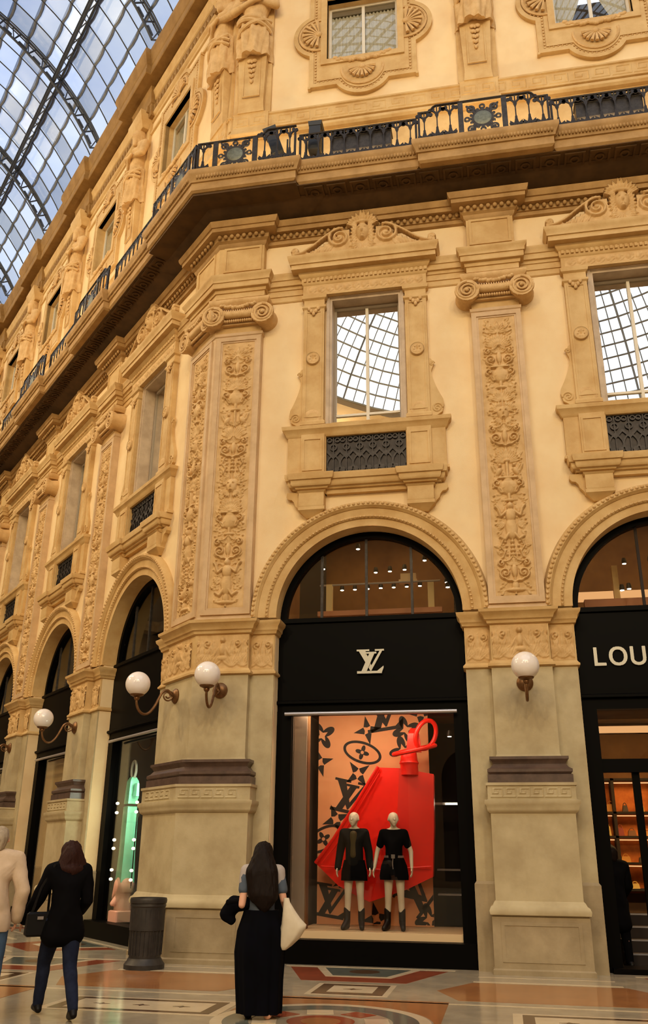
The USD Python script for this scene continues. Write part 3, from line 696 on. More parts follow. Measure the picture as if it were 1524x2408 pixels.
def medallion_poly(h):
    p = [Point(0, h * .5).buffer(.215, 24) - Point(0, h * .5).buffer(.165, 24)]
    for sx in (-1, 1):
        for sz in (-1, 1):
            c = (sx * .22, h * .5 + sz * .25)
            p += [Point(c).buffer(.085, 12) - Point(c).buffer(.05, 12), Point(c).buffer(.03, 8), LineString([(sx * .1, h * .5 + sz * .18), (sx * .3, h * .5 + sz * .33)]).buffer(.018, 3)]
        p += [Point(sx * .3, h * .5).buffer(.06, 10) - Point(sx * .3, h * .5).buffer(.03, 10), Point(0, h * .5 + sx * .29).buffer(.06, 10) - Point(0, h * .5 + sx * .29).buffer(.03, 10)]
    for i in range(16): a = i * PI / 8; p.append(Point(.235 * math.cos(a), h * .5 + .235 * math.sin(a)).buffer(.028, 5))
    return unary_union(p).intersection(sbox(-.37, 0, .37, h))
BPOLY = {h: baluster_poly(h) for h in (RH, .9)}
def make_railing(name, label, loc, rot, x0, x1, med=None, high=None, group=None):
    """high: (a, b) range of the raised top rail"""
    t = thing(name, label, 'railing', loc, rot, group)
    hi = high or (9e9, 9e9)
    pts = [(x0, 0, RH)]
    if high:
        a, b = high; c = .1
        if a > x0 + .05: pts += [(a - .01, 0, RH), (a, 0, .82), (a + c * .5, 0, .89), (a + c, 0, .92)]
        else: pts = [(x0, 0, .92)]
        if b < x1 - .05: pts += [(b - c, 0, .92), (b - c * .5, 0, .89), (b, 0, .82), (b + .01, 0, RH), (x1, 0, RH)]
        else: pts += [(x1, 0, .92)]
    else: pts.append((x1, 0, RH))
    put('top_rail', MB().tubev(pts, .026, 8), m_iron, t); put('bottom_rail', MB().box(x0, x1, -.02, .02, .03, .06), m_iron, t)
    n = max(int(round((x1 - x0) / .262)), 1); p = (x1 - x0) / n
    for i in range(n):
        x = x0 + p * (i + .5)
        if med is not None and abs(x - med) < .5: continue
        h = .9 if hi[0] < x < hi[1] else RH
        put('baluster', MB().ext(affinity.translate(BPOLY[h], x, 0), -.012, .012), m_iron, t, False)
    for x in (x0 + .02, x1 - .02): put('post', MB().box(x - .02, x + .02, -.02, .02, 0, RH), m_iron, t)
    if med is not None:
        h = .9 if hi[0] < med < hi[1] else RH
        mp = put('medallion_panel', MB().ext(affinity.translate(medallion_poly(h), med, 0), -.012, .014), m_iron2, t, False)
        mb = MB(); mb.lathe([(0, -.01), (.17, -.01), (.17, .015), (.13, .03), (.1, .025), (0, .045)], (med, 0, h / 2), 24, 'v'); put('medallion', mb, M_med, mp, label='round bronze medallion')
        for sg in (-1, 1): put('post', MB().box(med + sg * .42 - .05, med + sg * .42 + .05, -.02, .02, 0, h), m_iron2, t)
    return t
M_med = M('bronze_medallion', '6d6f60', '585a4c', rough=.45, metal=.4, scale=20)
ZB = 14.48; vp, vr = VP_ - .06, VR_ - .06
ax = -math.tan(PI / 8) * vp
make_railing('railing', 'iron railing with a medallion, right of the bend above the corner pier', R(W[0], ZB, vp), 0, ax + .02, UC + 1.26 - W[0], UC - W[0] - .02, (1.0, 1.66))
make_railing('railing', 'iron railing section left of the bend, above the corner pier', L(0, ZB, vp), -45, -1.76, -ax - .02, -.35, None)
make_railing('railing', 'iron railing with dark flower boxes above the monogram window', R(BAY_R[0], ZB, vr), 0, -1.2, 1.2)
rp = make_railing('railing', 'raised iron railing with a round bronze medallion over the middle pilaster', R(PIL_R[0], ZB, vp), 0, -1.26, 1.26, 0., (-1.0, 1.0))
make_railing('railing', 'iron railing with a dark flower box at the right photo edge', R(BAY_R[1], ZB, vr), 0, -1.2, 1.2)
rr = None
for k in range(5):
    dup(rp, f'raised iron railing, {ORD[k]} one along the receding balcony', L(PIL_L[k], ZB, vp), -45)
    lab = f'low iron railing, {ORD[k]} straight stretch along the receding balcony'
    c = (1.78 + PIL_L[0] - 1.28) / 2 if k == 0 else BAY_L[k]
    if rr is None: rr = make_railing('railing', lab, L(c, ZB, vr), -45, -1.26, 1.26)
    else: dup(rr, lab, L(c, ZB, vr), -45)
# flower boxes behind the railing
m_leafdark = M('dark_foliage', '4b4a35', '322f20', rough=.8, scale=9)
def planter(loc, rot, label):
    t = thing('flower_box', label, 'planter', loc, rot, 'flower boxes on the balcony')
    put('box', MB().loft([(-.62, -.3), (.62, -.3), (.62, -.06), (-.62, -.06)], [(.30, -.02), (.32, 0), (.66, 0), (.67, .015), (.71, .015)]), m_iron2, t)
    rd = random.Random(5); mb = MB()
    for i in range(90):
        x, v, z = rd.uniform(-.58, .58), rd.uniform(-.27, -.08), rd.uniform(.7, .84)
        mb.ball((x, -v, z), (rd.uniform(.03, .06), rd.uniform(.03, .05), rd.uniform(.015, .04)), 1)
    tag(put('plants', mb, m_leafdark, t, True), kind='stuff'); return t
pl0 = planter(R(BAY_R[0] + .05, ZB, vr), 0, 'dark flower box behind the railing above the monogram window')
dup(pl0, 'dark flower box behind the railing at the right photo edge', R(BAY_R[1] - .1, ZB, vr))

# two black floodlights standing on the balcony and the slim uplights on its floor
m_flood = M('floodlight_black', '0b0a09', rough=.5)
def floodlight(loc, rot, tilt, label):
    t = thing('floodlight', label, 'floodlight', loc, rot, 'black floodlights on the balcony')
    c, s = math.cos(tilt), math.sin(tilt); X = [[c, 0, -s, 0], [0, 1, 0, 0], [s, 0, c, .55]]
    put('housing', MB().loft([(-.12, -.13), (.12, -.13), (.12, .13), (-.12, .13)], [(-.02, -.02), (0, 0), (.62, 0), (.66, -.03)]).xf(X), m_flood, t)
    put('visor', MB().loft([(-.13, -.14), (.13, -.14), (.13, .14), (-.13, .14)], [(.6, 0), (.7, .015)]).xf(X), m_flood, t)
    put('yoke', MB().tubev([(-.17, 0, .95), (-.17, 0, .5), (-.08, 0, .4), (.08, 0, .4), (.17, 0, .5), (.17, 0, .95)], .018, 6), m_flood, t)
    put('stand', MB().tubev([(0, 0, 0), (0, 0, .42)], .03, 8).box(-.18, .18, -.12, .12, 0, .03), m_flood, t)
    return t
floodlight(R(-3.72, ZB, .66), 0, .3, 'black floodlight tilted sideways behind the railing near the corner pier')
floodlight(R(-2.98, ZB, .62), 0, -.04, 'upright black floodlight behind the railing above the monogram window')
def lookat(p, q):
    p, q = np.array(p, float), np.array(q, float); z = p - q; z /= np.linalg.norm(z); x = np.cross([0, 0, 1.0], z)
    x = x / np.linalg.norm(x) if np.linalg.norm(x) > 1e-6 else np.array([1.0, 0, 0]); y = np.cross(z, x)
    return Gf.Matrix4d(*x, 0, *y, 0, *z, 0, *p, 1)
def rectlight(path, p, q, w, h, inten, col):
    l = UsdLux.RectLight.Define(stage, free(path)); l.AddTransformOp().Set(lookat(p, q)); l.CreateWidthAttr(w); l.CreateHeightAttr(h); l.CreateIntensityAttr(inten); l.CreateColorAttr(Gf.Vec3f(*col)); l.CreateNormalizeAttr(False)
    return l
WARM, WARM2 = (1, .79, .48), (1, .74, .42)
UPL = 60.
def uplight(frame, u, rot, k):
    t = thing('uplight_bar', 'slim warm uplight bar lying on the balcony floor behind the railing', 'uplight', frame(u, ZB, .78), rot, 'uplight bars on the balcony floor')
    put('housing', MB().box(-.9, .9, -.06, .06, 0.0, .05), m_flood, t)
    a = frame(u, ZB + .08, .78); b = frame(u, ZB + 4.0, .1)
    rectlight('/World/lamp', a, b, 1.7, .09, UPL, WARM2)
for i, u in enumerate((-4.3, -2.1, .5, 2.9)): uplight(R, u, 0, i)
for k in range(6): uplight(L, 1.0 + 2.6 * k, -45, k)

# ---------------------------------------------------------------- upper storey: windows in lobed frames, herms, cornice
def lobed(grow):
    p = sbox(-1.2, 17.4, 1.2, 20.75)
    for c in ((-.92, 18.95), (.92, 18.95), (0, 17.72), (0, 20.45)): p = p.union(Point(c).buffer(.66, 24))
    for c in ((-1.2, 17.4), (1.2, 17.4), (-1.2, 20.75), (1.2, 20.75)): p = p.union(sbox(c[0] - .03, c[1] - .03, c[0] + .03, c[1] + .03))
    return p.buffer(grow, join_style=2)
def make_upper(name, label, loc, rot, drawn):
    t = thing('lobed_window', label, 'window', loc, rot, 'upper windows in lobed frames')
    hole = sbox(-.8, 18.15, .8, 20.0)
    put('outer_rim', MB().ext(lobed(0) - lobed(-.1), -.02, .1), m_stone, t); put('flat_band', MB().ext(lobed(-.1) - lobed(-.17), -.02, .07), m_stone, t)
    put('inner_field', MB().ext(lobed(-.17) - hole, -.02, .09), m_stone, t); put('reveal_frame', MB().ext(hole.buffer(.14, join_style=2) - hole, -.2, .13), m_stone, t)
    bd = MB(); rim = lobed(-.14).exterior; n = 130
    for i in range(n):
        p = rim.interpolate(i / n, normalized=True); bd.ballv(p.x, .075, p.y, .024, 0)
    put('bead_row', bd, m_relief, t, True, kind='stuff')
    for (cx, cz, a0) in ((-.98, 18.95, PI), (.98, 18.95, 0), (0, 20.42, PI / 2), (0, 17.78, -PI / 2)):
        r = MB(); rr_ = .38 if cz != 17.78 else .3
        for i in range(9):
            a = a0 + (i - 4) * .36; p = np.linspace(.06, rr_, 6)
            r.tubev([(cx + q * math.cos(a), .1 + .05 * math.sin(q / rr_ * PI * .7), cz + q * math.sin(a)) for q in p], np.linspace(.015, .045, 6), 6)
        r.ballv(cx, .12, cz, (.07, .05, .07), 2); a = np.linspace(a0 - 1.7, a0 + 1.7, 18); r.tubev([(cx + .46 * math.cos(q), .1, cz + .46 * math.sin(q)) for q in a], .03, 6)
        put('shell', r, m_relief, t, 40)
    gr = MB(); rd = random.Random(2)
    for i in range(40):
        x = -.62 + 1.24 * i / 39; gr.ballv(x, .11, 18.13 - .1 * math.cos(x * 2.5) + rd.uniform(-.03, .03), (.05, .05, .05), 1)
    put('sill_garland', gr, m_relief, t, True, kind='stuff')
    wf = put('window_frame', MB().ext(hole - sbox(-.74, 18.21, .74, 19.94), -.2, -.14), m_sash, t); put('mullion', MB().box(-.035, .035, -.2, -.13, 18.21, 19.94), m_sash, wf)
    for sg in (-1, 1):
        put('glass_pane', MB().box(sg * .035, sg * .74, -.17, -.165, 18.21, 19.94), m_glass, wf)
        if not drawn:
            xs = np.linspace(.0, .76, 60); zs = np.array([18.16, 19.98]); V = []; F = []
            for x in xs:
                for z in zs: V.append((sg * x, .235 + .02 * math.sin(x * 75), z))
            for i in range(59): F.append((2 * i, 2 * i + 2, 2 * i + 3, 2 * i + 1))
        else:
            V, F = [], []; nz = 14
            for j in range(nz):
                q = j / (nz - 1); z = 19.98 - 1.8 * q; inner = .05 + .5 * q ** 1.6
                for i in range(30): x = inner + (.78 - inner) * i / 29; V.append((sg * x, .235 + .022 * math.sin(i * 1.3), z))
            for j in range(nz - 1):
                for i in range(29): F.append((j * 30 + i, j * 30 + i + 1, j * 30 + 31 + i, j * 30 + 30 + i))
        put('curtain', MB().raw(V, F), m_curtain, t, True)
    put('blind_box', MB().box(-.76, .76, -.21, -.19, 19.8, 20.0), m_wood, t)
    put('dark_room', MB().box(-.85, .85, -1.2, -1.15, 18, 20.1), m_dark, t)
    return t
uw = make_upper('', 'upper window with closed lace curtains in a lobed shell frame', R(BAY_R[0]), 0, False)
make_upper('', 'upper window with parted white curtains in a lobed shell frame', R(BAY_R[1]), 0, True)
for k in range(5): dup(uw, f'upper window in a lobed frame, {ORD[k]} one along the receding wall', L(BAY_L[k]), -45)
# ---------------------------------------------------------------- figures from joints
def sph(c, r, n=1):
    m = trimesh.creation.icosphere(n); return m.vertices * r + np.array(c, float)
def bones(J, B, n=1, ref=.03, extra=None):
    parts = [mf.Manifold.hull_points(np.vstack([sph(*J[q], n) for q in b])) for b in B]
    m = mf.Manifold.batch_boolean(parts, mf.OpType.Add)
    return m.refine_to_length(ref) if ref else m
def to_tm(m, it=8):
    q = m.to_mesh(); t = trimesh.Trimesh(np.array(q.vert_properties[:, :3]), np.array(q.tri_verts), process=True)
    if it: trimesh.smoothing.filter_taubin(t, iterations=it)
    return t

# ---------------------------------------------------------------- stone herms between the upper windows
def make_herm(loc, rot, label):
    t = thing('herm_statue', label, 'statue', loc, rot, 'stone herms between the upper windows')
    def fr(hw, v): return [(-hw, -.03), (hw, -.03), (hw, v), (-hw, v)]
    mb = MB(); V = []
    put('base_block', MB().loft(fr(.4, .16), [(16.2, .02), (16.25, .05), (16.38, .02), (16.4, .0), (16.8, .0), (16.84, .02), (16.86, 0)], -.03), m_stone, t)
    rl = MB(); greek(.76, .28, .38).mesh(rl, 0, .161, 16.46); put('greek_key_band', rl, m_stone, t, False)
    put('side_pilaster', MB().box(-.42, .42, -.03, .08, 16.8, 21.5), m_stone, t)
    P = np.array([(-.28, .02), (.28, .02), (.28, -.2), (-.28, -.2)])
    mb = MB(); rings = [(16.84, .3, .2), (17.1, .28, .2), (18.6, .34, .26)]
    for (z0, w0, v0), (z1, w1, v1) in zip(rings, rings[1:]):
        mb.raw([(-w0, .02, z0), (w0, .02, z0), (w0, -v0, z0), (-w0, -v0, z0), (-w1, .02, z1), (w1, .02, z1), (w1, -v1, z1), (-w1, -v1, z1)],
               [(0, 1, 5, 4), (1, 2, 6, 5), (2, 3, 7, 6), (3, 0, 4, 7), (4, 5, 6, 7), (0, 3, 2, 1)])
    put('tapering_shaft', mb, m_stone, t, False)
    fr_ = MB(); panel_frame(fr_, -.2, .2, 17.25, 18.5, .225, .025, .03); put('shaft_moulding', fr_, m_stone, t)
    g = MB()
    for i in range(5):
        w = .1 - .016 * i
        for sg in (-1, 1): g.ballv(sg * w * .55, .27 - .008 * i, 18.28 - .14 * i, (w * .62, .035, .055), 1)
        g.ballv(0, .28 - .008 * i, 18.25 - .14 * i, (.03, .03, .05), 1)
    put('garland_drop', g, m_relief, t, True, kind='stuff')
    # draped hips: rippled rings
    mb = MB(); n = 64; V = []; F = []; Z = np.linspace(18.42, 19.55, 22)
    for z in Z:
        q = (z - 18.42) / 1.13; rx = .40 + .03 * math.sin(q * 3) - .05 * q; rv = .36 - .02 * q
        for i in range(n):
            a = 2 * PI * i / n; f = .035 * math.sin(9 * a + 3.5 * q + .8 * math.sin(3 * a)) * (1 - .45 * q) + .018 * math.sin(17 * a - 6 * q)
            hem = -.07 * (1 - q) * (1 + math.sin(5 * a + 1)) * .6
            V.append((math.cos(a) * (rx + f), -.1 + math.sin(a) * (rv + f), z + hem))
    m = len(Z)
    for k in range(m - 1):
        for i in range(n): j = (i + 1) % n; F.append((k * n + i, k * n + j, (k + 1) * n + j, (k + 1) * n + i))
    V += [(0, -.1, 18.55), (0, -.1, 19.6)]
    F2 = [((i + 1) % n, i, len(V) - 2) for i in range(n)] + [((m - 1) * n + i, (m - 1) * n + (i + 1) % n, len(V) - 1) for i in range(n)]
    mb.raw(V, F); mb.raw(V, F2)
    for k, (za, zb, s) in enumerate(((19.5, 19.15, 1), (19.45, 19.0, -1), (19.55, 19.3, 1))):
        a = np.linspace(-1.2 * s, 1.3 * s, 16); mb.tubev([(.41 * math.sin(q), .1 + .37 * math.cos(q), za + (zb - za) * (i / 15)) for i, q in enumerate(a)], np.linspace(.06, .045, 16), 7)
    put('drapery', mb, m_relief, t, 50)
    J = dict(hip=((0, -.12, 19.4), .3), waist=((0, -.14, 19.75), .25), belly=((0, -.2, 19.7), .2), chL=((-.17, -.16, 20.2), .22), chR=((.17, -.16, 20.2), .22), shL=((-.38, -.14, 20.42), .13), shR=((.38, -.14, 20.42), .13),
             neck=((0, -.18, 20.62), .12), hd=((0, -.24, 20.86), .17), jaw=((0, -.30, 20.74), .11), beard=((.02, -.34, 20.56), .07), nose=((0, -.41, 20.83), .03), brow=((0, -.38, 20.9), .05), hair=((0, -.2, 20.95), .19), hairb=((0, -.12, 20.7), .17),
             elL=((-.52, -.22, 19.95), .095), elR=((.5, -.26, 19.95), .095), haL=((.05, -.48, 19.95), .06), haR=((-.15, -.47, 20.08), .06), fL=((.22, -.47, 19.98), .04), fR=((-.3, -.42, 20.1), .04),
             pec1=((-.13, -.33, 20.22), .1), pec2=((.13, -.33, 20.22), .1))
    B = [('hip', 'waist'), ('belly', 'waist', 'hip'), ('waist', 'chL', 'chR'), ('chL', 'chR', 'shL', 'shR'), ('shL', 'shR', 'neck'), ('neck', 'hd'), ('hd', 'jaw', 'brow'), ('jaw', 'beard'), ('nose', 'brow'), ('hair', 'hairb'), ('shL', 'elL'), ('elL', 'haL'), ('haL', 'fL'), ('shR', 'elR'), ('elR', 'haR'), ('haR', 'fR'), ('pec1', 'chL'), ('pec2', 'chR')]
    tm_ = to_tm(bones(J, B, 2, .05), 6); put('torso', MB().tm(tm_), m_relief, t, True)
    put('cap_block', MB().loft(fr(.36, .3), [(21.02, -.04), (21.06, 0), (21.16, .02), (21.2, .06), (21.3, .08), (21.34, .1), (21.42, .12), (21.5, .12)], -.03), m_stone, t)
    return t
herm0 = make_herm(R(PIL_R[0]), 0, 'stone herm with draped hips between the two upper windows, cut by the top edge')
dup(herm0, 'big draped stone herm on the corner, the one facing the viewer', R(UC))
dup(herm0, 'draped stone herm on the corner, the one turned toward the receding wall', L(.5), -45)
for k in range(5): dup(herm0, f'bearded stone herm, {ORD[k]} one along the receding wall', L(PIL_L[k]), -45)

# top cornice with dentils, breaking forward over each herm
TP = [(21.3, 0), (21.35, .02), (21.4, .03), (21.68, .03), (21.7, .06), (21.78, .07), (22.2, .1), (22.24, .12), (22.25, .42), (22.27, .44), (22.4, .44), (22.41, .41), (22.6, .42), (22.63, .45), (22.85, .52), (22.88, .54), (23.05, .54), (23.1, .5), (23.15, .2)]
tr = thing('trim_1', 'heavy dentilled roof cornice stepping along the receding wall', None, L(0), -45, kind='structure')
e = 1.2
def cor(t, a, b, v):
    put('cornice', MB().loft([(a, -.1), (b, -.1), (b, v), (a, v)], TP, -.1), m_cornroof, t)
    d = MB(); x = a + .05
    while x < b - .05: d.box(x, x + .1, v, v + .1, 21.42, 21.65); x += .2
    put('dentil_row', d, m_cornroof, t, False, kind='stuff')
for k in range(6):
    cor(tr, -(PIL_L[k] - .62), -e, 0.02); cor(tr, -(PIL_L[k] + .62), -(PIL_L[k] - .62), .16); e = PIL_L[k] + .62
tr2 = thing('trim_2', 'heavy dentilled roof cornice above the facing wall', None, R(0), 0, kind='structure')
cor(tr2, UC + .62, PIL_R[0] - .62, .02); cor(tr2, PIL_R[0] - .62, PIL_R[0] + .62, .16); cor(tr2, PIL_R[0] + .62, 7.9, .02)
cc = thing('trim_3', 'roof cornice bending round the corner', None, (*W, 0), 0, kind='structure')
put('cornice', MB().loftxy(corner_poly(UC + .62, 1.2, .16, -.1), TP, [1, 1, 1, 1, 0]), m_cornroof, cc)

# ---------------------------------------------------------------- glazed barrel vault over the receding arm
m_vault = Pane('vault_glass', (.31, .335, .375), (.8, .85, .9), fac=.05, rough=.25)
m_vault2 = Pane('vault_glass_dusty', (.22, .24, .27), (.8, .85, .9), fac=.08, rough=.3)
m_vault3 = Pane('vault_glass_clear', (.41, .44, .49), (.8, .85, .9), fac=.05, rough=.2)
m_domeglass = Pane('dome_glass', (.93, .94, .94), (.8, .85, .9), fac=.04)
m_steel = M('vault_steel', '3a3f48', '2a2d33', rough=.6, scale=4)
m_steel2 = M('vault_purlin_grey', '6f7278', '5b5e63', rough=.7, scale=4)
ce = thing('ceiling', 'glazed iron barrel vault over the receding arm', None, L(0), -45, kind='structure')
VR, VC, VZ, T0 = 8.1, 7.25, 19.8, .5
def vp3(s, th, r=VR): return (-s, VC - r * math.cos(th), VZ + r * math.sin(th))
S0 = [-.45 + 5.05 * k for k in range(8)]
TH = np.linspace(.53, PI - .53, 22)
for s in S0:
    mb = MB()
    for r in (VR - .06, VR - .46): mb.tubev([vp3(s, a, r) for a in np.linspace(T0, PI - T0, 49)], .04, 6)
    for ds in (-.1, .1): mb.tubev([vp3(s + ds, a, VR - .06) for a in np.linspace(T0, PI - T0, 49)], .03, 4)
    put('rib_chord', mb, m_steel, ce)
    mb = MB(); m = 27
    for i in range(m):
        a = T0 + (PI - 2 * T0) * i / m; b = T0 + (PI - 2 * T0) * (i + .5) / m
        mb.tubev([vp3(s, a, VR - .46), vp3(s, a, VR - .06)], .028, 5); mb.tubev([vp3(s, b - .02, VR - .4), vp3(s, b + .02, VR - .4)], .05, 5)
        mb.tubev([vp3(s, a, VR - .46), vp3(s, b, VR - .08)], .018, 4)
    put('rib_web', mb, m_steel, ce)
SE = S0[-1]
for i, a in enumerate(TH):
    if i == 0: continue
    put('purlin', MB().tubev([vp3(S0[0] + (SE - S0[0]) * q / 126, a - .006 * math.sin(PI * (q % 3) / 3), VR + .02) for q in range(127)], .045, 4), m_steel2, ce)
for a in (TH[3], PI - TH[3]):
    mb = MB()
    for da, r in ((0, VR - .1), (0, VR - .4), (.02, VR - .25)): mb.tubev([vp3(S0[0], a + da, r), vp3(SE, a + da, r)], .045, 5)
    x = S0[0]
    while x < SE: mb.tubev([vp3(x, a, VR - .4), vp3(x + .35, a, VR - .1), vp3(x + .7, a, VR - .4)], .02, 4); x += .7
    put('ridge_truss', mb, m_steel, ce)
for k in range(7):
    for j in range(1, 6):
        s = S0[k] + 5.09 * j / 6; put('glazing_bar', MB().tubev([vp3(s, a, VR + .0) for a in np.linspace(T0, PI - T0, 33)], .026, 4), m_steel, ce)
npane = 0; far = MB()
for k in range(7):
    for j in range(6):
        for i in range(len(TH) - 1):
            a, b = TH[i], TH[i + 1]; s0, s1 = S0[k] + 5.09 * j / 6, S0[k] + 5.09 * (j + 1) / 6
            q = [vp3(s0, a, VR + .03), vp3(s1, a, VR + .03), vp3(s1, b + .012, VR + .07), vp3(s0, b + .012, VR + .07)]
            o = [vp3(s0, a, VR + .036), vp3(s1, a, VR + .036), vp3(s1, b + .012, VR + .076), vp3(s0, b + .012, VR + .076)]
            V = [(x, -v, z) for x, v, z in q + o]; V = V[:4] + V[4:6]; F = [(0, 1, 2, 3), (0, 4, 5, 1)]
            if i < 8 and 1 <= k < 7: put('glass_pane', MB().raw(V, F), RNG.choice((m_vault, m_vault, m_vault2, m_vault3)), ce, False)
            else: far.raw(V, F)
tag(put('far_glass_panes', far, m_vault, ce, False), kind='stuff')

# ---------------------------------------------------------------- the rest of the shell: octagon walls, roof and glass dome (seen in reflections, and they shut out the sky)
m_roof = M('roof_plaster', '8d7450', rough=.9)
def W2(name, p, q, z1, out=0.4):
    p, q = np.array(p, float), np.array(q, float); d = q - p; ln = np.linalg.norm(d); rot = math.degrees(math.atan2(d[1], d[0]))
    t = thing(name, 'plain stucco wall on the far side of the hall', None, (*p, 0), rot, kind='structure')
    hole = unary_union([sbox(x - 1.6, .3, x + 1.6, 5.4).union(Point(x, 5.4).buffer(1.6, 16)) for x in np.arange(3.5, ln - 2, 5)] + [sbox(x - .7, 9, x + .7, 12) for x in np.arange(3.5, ln - 2, 5)])
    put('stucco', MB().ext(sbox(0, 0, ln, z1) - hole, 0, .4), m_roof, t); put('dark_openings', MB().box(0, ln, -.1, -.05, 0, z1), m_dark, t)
    put('cornice', MB().box(0, ln, .4, 1.3, 13.9, 14.5).box(0, ln, .4, .9, z1 - 1, z1), m_corn, t)
pA = tuple((W + NL * 14.5 + DL * 36)); pB = tuple(W + NL * 14.5); pC = (pB[0] - 1, -20); pD = (22, -20); pE = (22, YW + .4); pF = tuple(W + DL * 36)
W2('wall_back', pD, pC, 25.8); W2('wall_side', pE, pD, 25.8)
W2('wall_arm', pB, pA, 25.8); W2('wall_west', pC, pB, 25.8); W2('wall_end', pA, pF, 25.8)
put_r = thing('wall_right_far', 'plain stucco continuation of the facing wall beyond the photo', None, R(7.9), 0, kind='structure')
put('stucco', MB().box(0, 14.2, -.42, 0, 0, 25.8), m_stucco, put_r)
O = np.array([3.4, -3.6]); DR = 15.5
hull = Polygon([pB, pC, pD, pE, tuple(W + np.array([0, .4]))]).buffer(.3, join_style=2)
roof = thing('ceiling_1', 'plaster roof round the glass dome', None, (0, 0, 0), 0, kind='structure')
vault_open = Polygon([tuple(W + DL * .6), tuple(W + DL * 40), tuple(W + DL * 40 + NL * 14.5), tuple(W + DL * .6 + NL * 14.5)])
put('roof', MB().flat(hull - Point(O).buffer(DR, 32) - vault_open, 25.6, 26.0), m_roof, roof)
put('upper_wall', MB().box(-36, 0, -.42, -.12, 23.3, 23.5), m_stucco, wall_left); put('upper_wall', MB().box(-4.97, 7.9, -.42, 0, 23.3, 25.8), m_stucco, wall_right)
dm = thing('ceiling_2', 'iron and glass dome over the crossing', None, (*O, 26), 0, kind='structure')
HR = 9.0; SR = (DR ** 2 + HR ** 2) / (2 * HR)
def dp(a, q): th = q * math.asin(DR / SR); return (SR * math.sin(th) * math.cos(a), SR * math.sin(th) * math.sin(a), SR * math.cos(th) - SR + HR)
mb = MB()
for i in range(144): mb.tube([dp(2 * PI * i / 144, q) for q in np.linspace(.05, 1, 14)], .06 if i % 9 == 0 else .03, 4)
m_domeiron = M('dome_iron_pale', '8f8b80', '7d796f', rough=.7)
put('ribs', mb, m_domeiron, dm); mb = MB()
for q in np.linspace(.1, 1, 24): mb.tube([dp(2 * PI * i / 48, q) for i in range(48)], .06, 4, True)
put('rings', mb, m_domeiron, dm)
V = [dp(2 * PI * i / 48, q) for q in np.linspace(.02, 1, 14) for i in range(48)]
put('glass', MB().raw(V, [(k * 48 + i, k * 48 + (i + 1) % 48, (k + 1) * 48 + (i + 1) % 48, (k + 1) * 48 + i) for k in range(13) for i in range(48)]), m_domeglass, dm, True)

# added warm fill lights, out of view on the far walls, brightening the facades
FL = 430.
def fill_light(p, q, inten=FL, w=1.2, h=.8, col=WARM):
    t = thing('added_fill_light', 'added unseen warm fill light on the far side of the hall', 'floodlight', p, 0, 'added fill lights on the far walls')
    d = np.array(q, float) - np.array(p, float); d /= np.linalg.norm(d); b = np.array(p) - d * .25
    put('housing', MB().tm(trimesh.creation.box([w, h, .3], transform=np.array(lookat(-d * .25, (0, 0, 0))).T)), m_flood, t)
    rectlight('/World/lamp', p, q, w * .95, h * .95, inten, col)
for x in (-9, -2, 5, 12): fill_light((x, -18.4, 24.2), (x * .3 - 1, YW, 8.5))
for s in (6, 15, 24): a = L(s, 22.5, 13.3); fill_light(a, L(s * .9, 9.0, 0), FL * .6); fill_light(L(s + 3, 22.5, 13.2), L(s + 2, 18.5, 0), FL * .22)
for x in (-6, 3, 11): fill_light((x, -18.3, 22.2), (x * .5 - 1, YW, 18.5), FL * .3)
for x in (-13.5, 1.6, 13): fill_light((x, -18.4, 15.2), (x * .4 - 1, YW, 2.6), FL * .8)
fill_light(L(7, 12.5, 13.3), L(4.5, 3.5, 0), FL * .5, col=WARM2)
# ---------------------------------------------------------------- globe lamps on bronze arms
def make_lamp(loc, rot, label):
    t = thing('wall_lamp', label, 'lamp', loc, rot, 'white globe lamps on bronze arms')
    put('wall_plate', MB().lathe([(0, .175), (.13, .175), (.13, .2), (.1, .23), (.06, .25), (0, .26)], (0, 0, 4.1), 24, 'v'), m_brass, t)
    pts = [(0, .24, 4.1), (0, .34, 4.2), (0, .44, 4.15), (0, .5, 4.02), (0, .57, 3.87), (0, .66, 3.76), (0, .76, 3.73), (0, .85, 3.79), (0, .9, 3.9), (0, .9, 3.99)]
    p = np.array(pts); q = np.linspace(0, 9, 46); from_ = [np.interp(q, range(10), p[:, i]) for i in range(3)]
    k = np.ones(5) / 5; sm = [np.concatenate([f[:2], np.convolve(f, k, 'valid'), f[-2:]]) for f in from_]
    put('arm', MB().tubev(np.stack(sm, 1), .022, 10), m_brass, t)
    a = np.linspace(0, 3.2 * PI, 40); r = .1 - .0072 * a
    put('scroll', MB().tubev(np.stack([np.zeros(40), .34 + r * np.cos(a + 2.2), 4.09 + r * np.sin(a + 2.2)], 1), .014, 8), m_brass, t)
    put('fitting', MB().lathe([(0, 3.96), (.03, 3.96), (.05, 3.99), (.045, 4.01), (.11, 4.04), (.12, 4.06), (0, 4.06)], (0, -.9, 0), 20), m_brass, t)
    put('globe', MB().ball((0, -.9, 4.235), .21, 4), m_white, t, True)
    return t
lamp0 = make_lamp(R(PIL_R[0] + .03), 0, 'white globe lamp on the middle pilaster, pointing straight at the viewer')
dup(lamp0, 'white globe lamp on the corner pier, right face, above the trash bin', R(UC))
dup(lamp0, 'white globe lamp on the left face of the corner pier, arm seen sideways', L(.55), -45)
dup(lamp0, 'leftmost clearly seen white globe lamp, on the first pilaster of the receding wall', L(PIL_L[0]), -45)
dup(lamp0, 'small distant globe lamp on the second pilaster of the receding wall', L(PIL_L[1]), -45)

